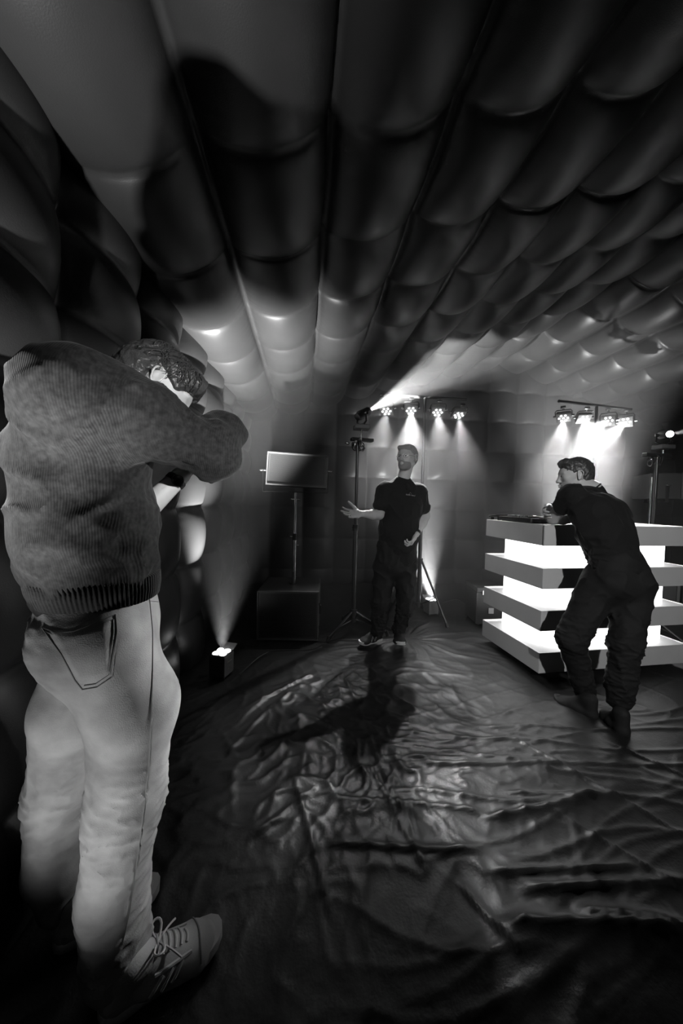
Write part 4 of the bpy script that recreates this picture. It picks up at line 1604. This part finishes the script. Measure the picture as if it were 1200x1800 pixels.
# collar: two flaps round the neck
g = []
for i, a in enumerate(np.linspace(-2.75, 2.75, 40)):
    row = []
    for j, (rr, zz) in enumerate(((.066, .040), (.071, .046), (.080, .040), (.094 + .018 * (abs(a) > 2.2), .006 - .020 * (abs(a) > 2.0)), (.092 + .018 * (abs(a) > 2.2), .001 - .020 * (abs(a) > 2.0)))):
        d = -fB * math.cos(a) + rB * math.sin(a)
        row.append(nb + d * rr * Vector((1, 1, 1)).x + v3(0, 0, zz - .012 - .02 * (1 - math.cos(a)) * .5 - .0) - B.location)
    g.append(row)
cl = grid_mesh('collar', np.array(g), M['shirt'], None)
cl.parent = pol
sld = cl.modifiers.new('thick', 'SOLIDIFY'); sld.thickness = .004
# embroidered chest logo: a row of small letters
pb_ = bvh_of(pol)
def on_polo(px, py, off=.0015):
    d = (at(px, py, 1.0) - CP).normalized()
    h = pb_.ray_cast(CP, d)
    return h[0] + h[1].normalized() * off if h[0] is not None else None


STROKES = {'s': [[(1, 1), (.2, .95), (.1, .7), (.9, .35), (.8, .05), (0, 0)]], 'o': [[(.5, 1), (0, .6), (.1, .1), (.6, 0), (1, .4), (.9, .9), (.5, 1)]],
           'u': [[(0, 1), (0, .3), (.4, 0), (1, .2), (1, 1)]], 'n': [[(0, 0), (0, 1)], [(0, .7), (.5, 1), (1, .7), (1, 0)]],
           'd': [[(1, 1.6), (1, 0)], [(1, .8), (.4, 1), (0, .5), (.4, 0), (1, .2)]], 't': [[(.4, 1.5), (.4, .1), (.9, 0)], [(0, 1), (.9, 1)]],
           'h': [[(0, 1.6), (0, 0)], [(0, .7), (.5, 1), (1, .7), (1, 0)]], 'a': [[(1, 1), (1, 0)], [(1, .8), (.4, 1), (0, .5), (.4, 0), (1, .2)]],
           'e': [[(0, .5), (1, .55), (.6, 1), (.1, .8), (0, .4), (.4, 0), (1, .15)]], 'l': [[(.4, 1.6), (.4, 0)]]}
lg = MB()
word = 'south hand'
for i, ch in enumerate(word):
    if ch == ' ': continue
    ox = 713.2 + i * 1.62
    oy = 870.2 + i * .28
    for st in STROKES[ch]:
        P_ = [on_polo(ox + x * 1.15, oy - y * 1.7) for x, y in st]
        P_ = [p for p in P_ if p]
        if len(P_) > 1:
            lg.tube(P_, .0009, n=4)
for (x0, y0, x1, y1) in ((719, 867.6, 721, 865.8), (721, 865.8, 723, 868.3)):
    P_ = [on_polo(x0, y0), on_polo(x1, y1)]
    if all(P_): lg.tube(P_, .0009, n=4)
shift(lg, B).build('embroidered_logo', M['stripe'], pol)
# shoes
sh1u, sh1s, PS, RS = shoe('shoe', at(671, 1124, 3.06), at(631, 1134, 2.99), B, M['shoe'], w=.048, collar=.085, vox=.005)
for q_ in (sh1u,): q_.name = 'trainer'
sh1s.parent = sh1u; sh1s.name = 'sole'; sh1s['label'] = 'pale sole'
shb = bvh_of(sh1u)
def on_shoe(px, py, off=.002):
    d = (at(px, py, 1.0) - CP).normalized()
    h = shb.ray_cast(CP, d)
    return h[0] + h[1].normalized() * off if h[0] is not None else None
lgp = [on_shoe(x, y) for x, y in ((652.5, 1128), (655, 1119), (658.5, 1127), (661.5, 1118))]
lgp = [p for p in lgp if p]
if len(lgp) > 2:
    shift(MB().tube(lgp, .0042, n=6), B).build('letter_n_emblem', M['stripe'], sh1u, smooth=True)
sh2u, sh2s, _, _ = shoe('shoe', at(699, 1119, 3.10), at(704, 1137, 2.88), B, M['shoe'], w=.048, collar=.085, vox=.005)
sh2u.name = 'trainer'; sh2s.parent = sh2u; sh2s.name = 'sole'
# hair, beard, glasses
RRB = np.array(RB)
hr = Sculpt()
hr.ball(PB(0, -.018, .042), (.081, .101, .088), RRB, .02)
hr.ball(PB(0, -.05, .0), (.072, .062, .062), RRB, .02)
hr.ball(PB(0, .098, -.018), (.085, .070, .080), RRB, .012, cut=True)
hr.ball(PB(.08, .0, -.01), (.03, .03, .035), RRB, .01, cut=True)
hr.ball(PB(-.08, .0, -.01), (.03, .03, .035), RRB, .01, cut=True)
hr.limb(PB(-.045, .060, .088), PB(.045, .060, .088), .020, .020, .015)
sculpted('hair', [(hr, .0035, folds(60, .004, (1, 1, 1), 3))], M['fairhair'], B, 1)
br = Sculpt()
br.ball(PB(0, .030, -.058), (.0595, .064, .053), RRB, .02)
br.ball(PB(0, .072, -.090), (.030, .024, .022), RRB, .02)
br.limb(PB(-.022, .090, -.043), PB(.022, .090, -.043), .0065, .0065, .006)
br.ball(PB(0, .045, .022), (.09, .12, .066), RRB, .010, cut=True)
br.ball(PB(0, .105, -.0565), (.023, .022, .010), RRB, .005, cut=True)
br.ball(PB(0, .112, -.025), (.020, .030, .022), RRB, .005, cut=True)
sculpted('beard', [(br, .003, folds(90, .002, (1, 1, 1), 3))], M['beard'], B, 1)
eyes(headB, RB, PB, B)
gl = MB()
for e in (-1, 1):
    gl.tube([PB(e * .033 + .020 * math.cos(t), .094 - .004 * abs(math.cos(t)), .006 + .016 * math.sin(t)) for t in np.linspace(0, 2 * math.pi, 21)[:-1]], .0011, n=5, closed=True)
    gl.tube([PB(e * .053, .090, .010), PB(e * .074, .06, .012), PB(e * .080, .0, .012)], .0012, n=5)
gl.tube([PB(-.013, .094, .009), PB(0, .097, .012), PB(.013, .094, .009)], .0011, n=5)
shift(gl, B).build('glasses', M['steel'], B, smooth=True)
# wristwatch on the lowered arm
wd_ = (eL - wL).normalized()
mb = MB().lathe(wL + wd_ * .02, wd_, ((0, .0295), (.003, .031), (.019, .032), (.022, .030)), n=20)
shift(mb, B).build('watch', M['dsteel'], B, smooth=True)


# ================================================================== the man leaning on the booth
Cc = empty('person', cam2w(1.66, 2.08, 0), 'dark-haired person in a black T-shirt leaning with crossed arms on the glowing booth', 'person')
fC = (-_r0 * .42 + _f0 * .90).normalized()
rC = fC.cross(UP).normalized()
hipc = at(1083, 1003, 2.12)
hLc, hRc = at(1052, 1030, 2.14), at(1112, 1032, 2.10)
kLc, kRc = at(1004, 1122, 2.12), at(1098, 1130, 2.02)
aLc, aRc = at(1028, 1222, 2.20), at(1088, 1240, 2.02)
chc = at(1052, 905, 2.26)
sLc, sRc = at(1004, 870, 2.30), at(1062, 882, 2.42)
eLc = at(972, 911, 2.47)
hdc = at(1009, 838, 2.44)
RC = frame((-_r0 * .93 + _f0 * .30 - UP * .10).normalized(), (UP + _r0 * .05).normalized())
hs, PC = head_ops(hdc, RC, 1.02, smile=1.0)
nc = at(1040, 862, 2.38)
neck_ops(hs, hdc, RC, nc, .060)
bd = Sculpt()
bd.limb(hipc, chc, .125, .145, .05, side=rC, fa=.75, fb=.7)
bd.limb(chc, (sLc + sRc) * .5, .15, .12, .05, side=rC, fa=.7, fb=.6)
for h_, k_, a_ in ((hLc, kLc, aLc), (hRc, kRc, aRc)):
    bd.limb(h_, k_, .075, .05, .03)
    bd.limb(k_, a_, .048, .036, .02)
# left upper arm goes down to the elbow on the booth top, forearm lies back towards the chest
am = Sculpt()
am.limb(sLc, eLc, .050, .043, .02)
wLc = at(1012, 912, 2.66)
am.limb(eLc, eLc.lerp(wLc, .4), .044, .045, .015)
am.limb(eLc.lerp(wLc, .4), wLc, .044, .028, .012, side=UP, fa=1.0)
hand_ops(wLc, (_r0 * .9 + _f0 * .2), (-UP), 1, 1.0, (30, 32, 34, 36), s=am)
# right arm crosses behind; its hand grips the left upper arm above the elbow
eRc = at(1050, 915, 2.70)
wRc = at(968, 892, 2.54)
am.limb(sRc, eRc, .050, .043, .02)
am.limb(eRc, wRc, .042, .027, .015)
hg = hand_ops(wRc, (-_r0 * .75 - UP * .45 - _f0 * .45), (_r0 * .30 - _f0 * .75 - UP * .1), 1, 1.08, (30, 34, 36, 40), spread=.5, tcurl=14, tout=.5)
sculpted('body', [(bd, .009), (hs, .003), (am, .0045), (hg, .0035)], M['skin'], Cc)
te = Sculpt()
te.limb(at(1082, 990, 2.13), at(1064, 940, 2.19), .168, .178, .05, side=rC, fa=.74, fb=.72)
te.limb(at(1064, 940, 2.19), chc, .178, .186, .05, side=rC, fa=.72, fb=.70)
te.limb(chc, (sLc + sRc) * .5 + v3(0, 0, -.02), .186, .150, .05, side=rC, fa=.7, fb=.62)
te.limb(sLc, sRc, .068, .060, .05)
te.limb((sLc + sRc) * .5, nc - v3(0, 0, .02), .085, .068, .04)
te.limb(sLc, sLc.lerp(eLc, .42), .074, .066, .03)
te.limb(sRc, sRc.lerp(eRc, .60), .058, .054, .03)
te.ball(at(1100, 1000, 2.08), (.10, .09, .07), None, .05)
tee = sculpted('t_shirt', [(te, .006, add(folds(7, .011, (1, 1, .9), 1.7), localized(folds(16, .010, (1, 1, 1.6), 2), [(at(1040, 985, 2.1), .14, 1), (sLc, .12, .8)])))], M['tee'], Cc, 1)
mb = MB()
ncu = (hdc - nc).normalized()
xx, yy, _ = basis(ncu)
mb.tube([nc - ncu * .004 + (xx * math.cos(t) + yy * math.sin(t)) * .064 for t in np.linspace(0, 2 * math.pi, 25)[:-1]], .006, n=6, closed=True)
shift(mb, Cc).build('neck_band', M['tee'], tee, smooth=True)
tr = Sculpt()
tr.limb(at(1083, 992, 2.12), hipc - v3(0, 0, .06), .160, .172, .05, side=rC, fa=.82, fb=.86)
tr.ball(at(1118, 1020, 2.06), (.085, .085, .09), None, .05)
tr.ball(at(1080, 1022, 2.06), (.085, .085, .09), None, .05)
tr.limb(hLc, kLc, .112, .084, .04)
tr.limb(kLc, aLc.lerp(kLc, .3), .080, .066, .03)
tr.limb(aLc.lerp(kLc, .35), aLc + v3(0, 0, .02), .068, .060, .02)
tr.limb(hRc, kRc, .110, .086, .04)
tr.limb(kRc, aRc.lerp(kRc, .3), .082, .074, .03)
tr.limb(aRc.lerp(kRc, .4), aRc + v3(0, 0, .03), .076, .062, .02)
trs = sculpted('trousers', [(tr, .0065, add(folds(9, .010, (1, 1, .9), 4.4), localized(folds(14, .009, (1, 1, 2.6), 7), [(kLc, .14, 1.2), (kRc, .16, 1.2), (aRc + v3(0, 0, .1), .16, 1.3), (aLc + v3(0, 0, .1), .12, 1), (hLc, .1, .8)])))], M['trouser'], Cc, 1)
mb = MB().tube([at(1142, 1014, 2.08) + v3(0, 0, 0), at(1146, 1018, 2.08), at(1148, 1024, 2.08), at(1146, 1031, 2.08)], .0028, n=6)
shift(mb, Cc).build('drawstring', M['trouser'], trs, smooth=True)
s1u, s1s, _, _ = shoe('boot', at(1049, 1270, 2.07), at(974, 1230, 2.29), Cc, M['shoe'], w=.050, collar=.125, vox=.005, sole_mt='rubber')
s1u.name = 'boot'; s1s.parent = s1u; s1s.name = 'sole'
s2u, s2s, _, _ = shoe('boot', at(1098, 1300, 1.90), at(1062, 1258, 2.12), Cc, M['shoe'], w=.050, collar=.125, vox=.005, sole_mt='rubber')
s2u.name = 'boot'; s2s.parent = s2u; s2s.name = 'sole'
RRC = np.array(RC)
hr = Sculpt()
hr.ball(PC(0, -.020, .044), (.083, .104, .092), RRC, .02)
hr.ball(PC(0, -.05, -.005), (.074, .066, .066), RRC, .02)
hr.ball(PC(0, .092, -.022), (.090, .072, .080), RRC, .012, cut=True)
hr.ball(PC(.08, .0, -.01), (.03, .03, .036), RRC, .01, cut=True)
hr.ball(PC(-.08, .0, -.01), (.03, .03, .036), RRC, .01, cut=True)
hr.limb(PC(-.045, .055, .100), PC(.045, .055, .100), .030, .030, .02)
sculpted('hair', [(hr, .0035, add(folds(50, .004, (1, 1, .5), 3), folds(18, .004, (1, 1, 1), 6)))], M['hair'], Cc, 1)
eyes(hdc, RC, PC, Cc)
st = Sculpt()
st.ball(PC(0, .031, -.057), (.060, .065, .052), RRC, .02)
st.ball(PC(0, .03, .02), (.07, .10, .056), RRC, .012, cut=True)
st.ball(PC(0, .100, -.0565), (.024, .016, .012), RRC, .005, cut=True)
sculpted('stubble', [(st, .003)], M['beard'], Cc, 1)
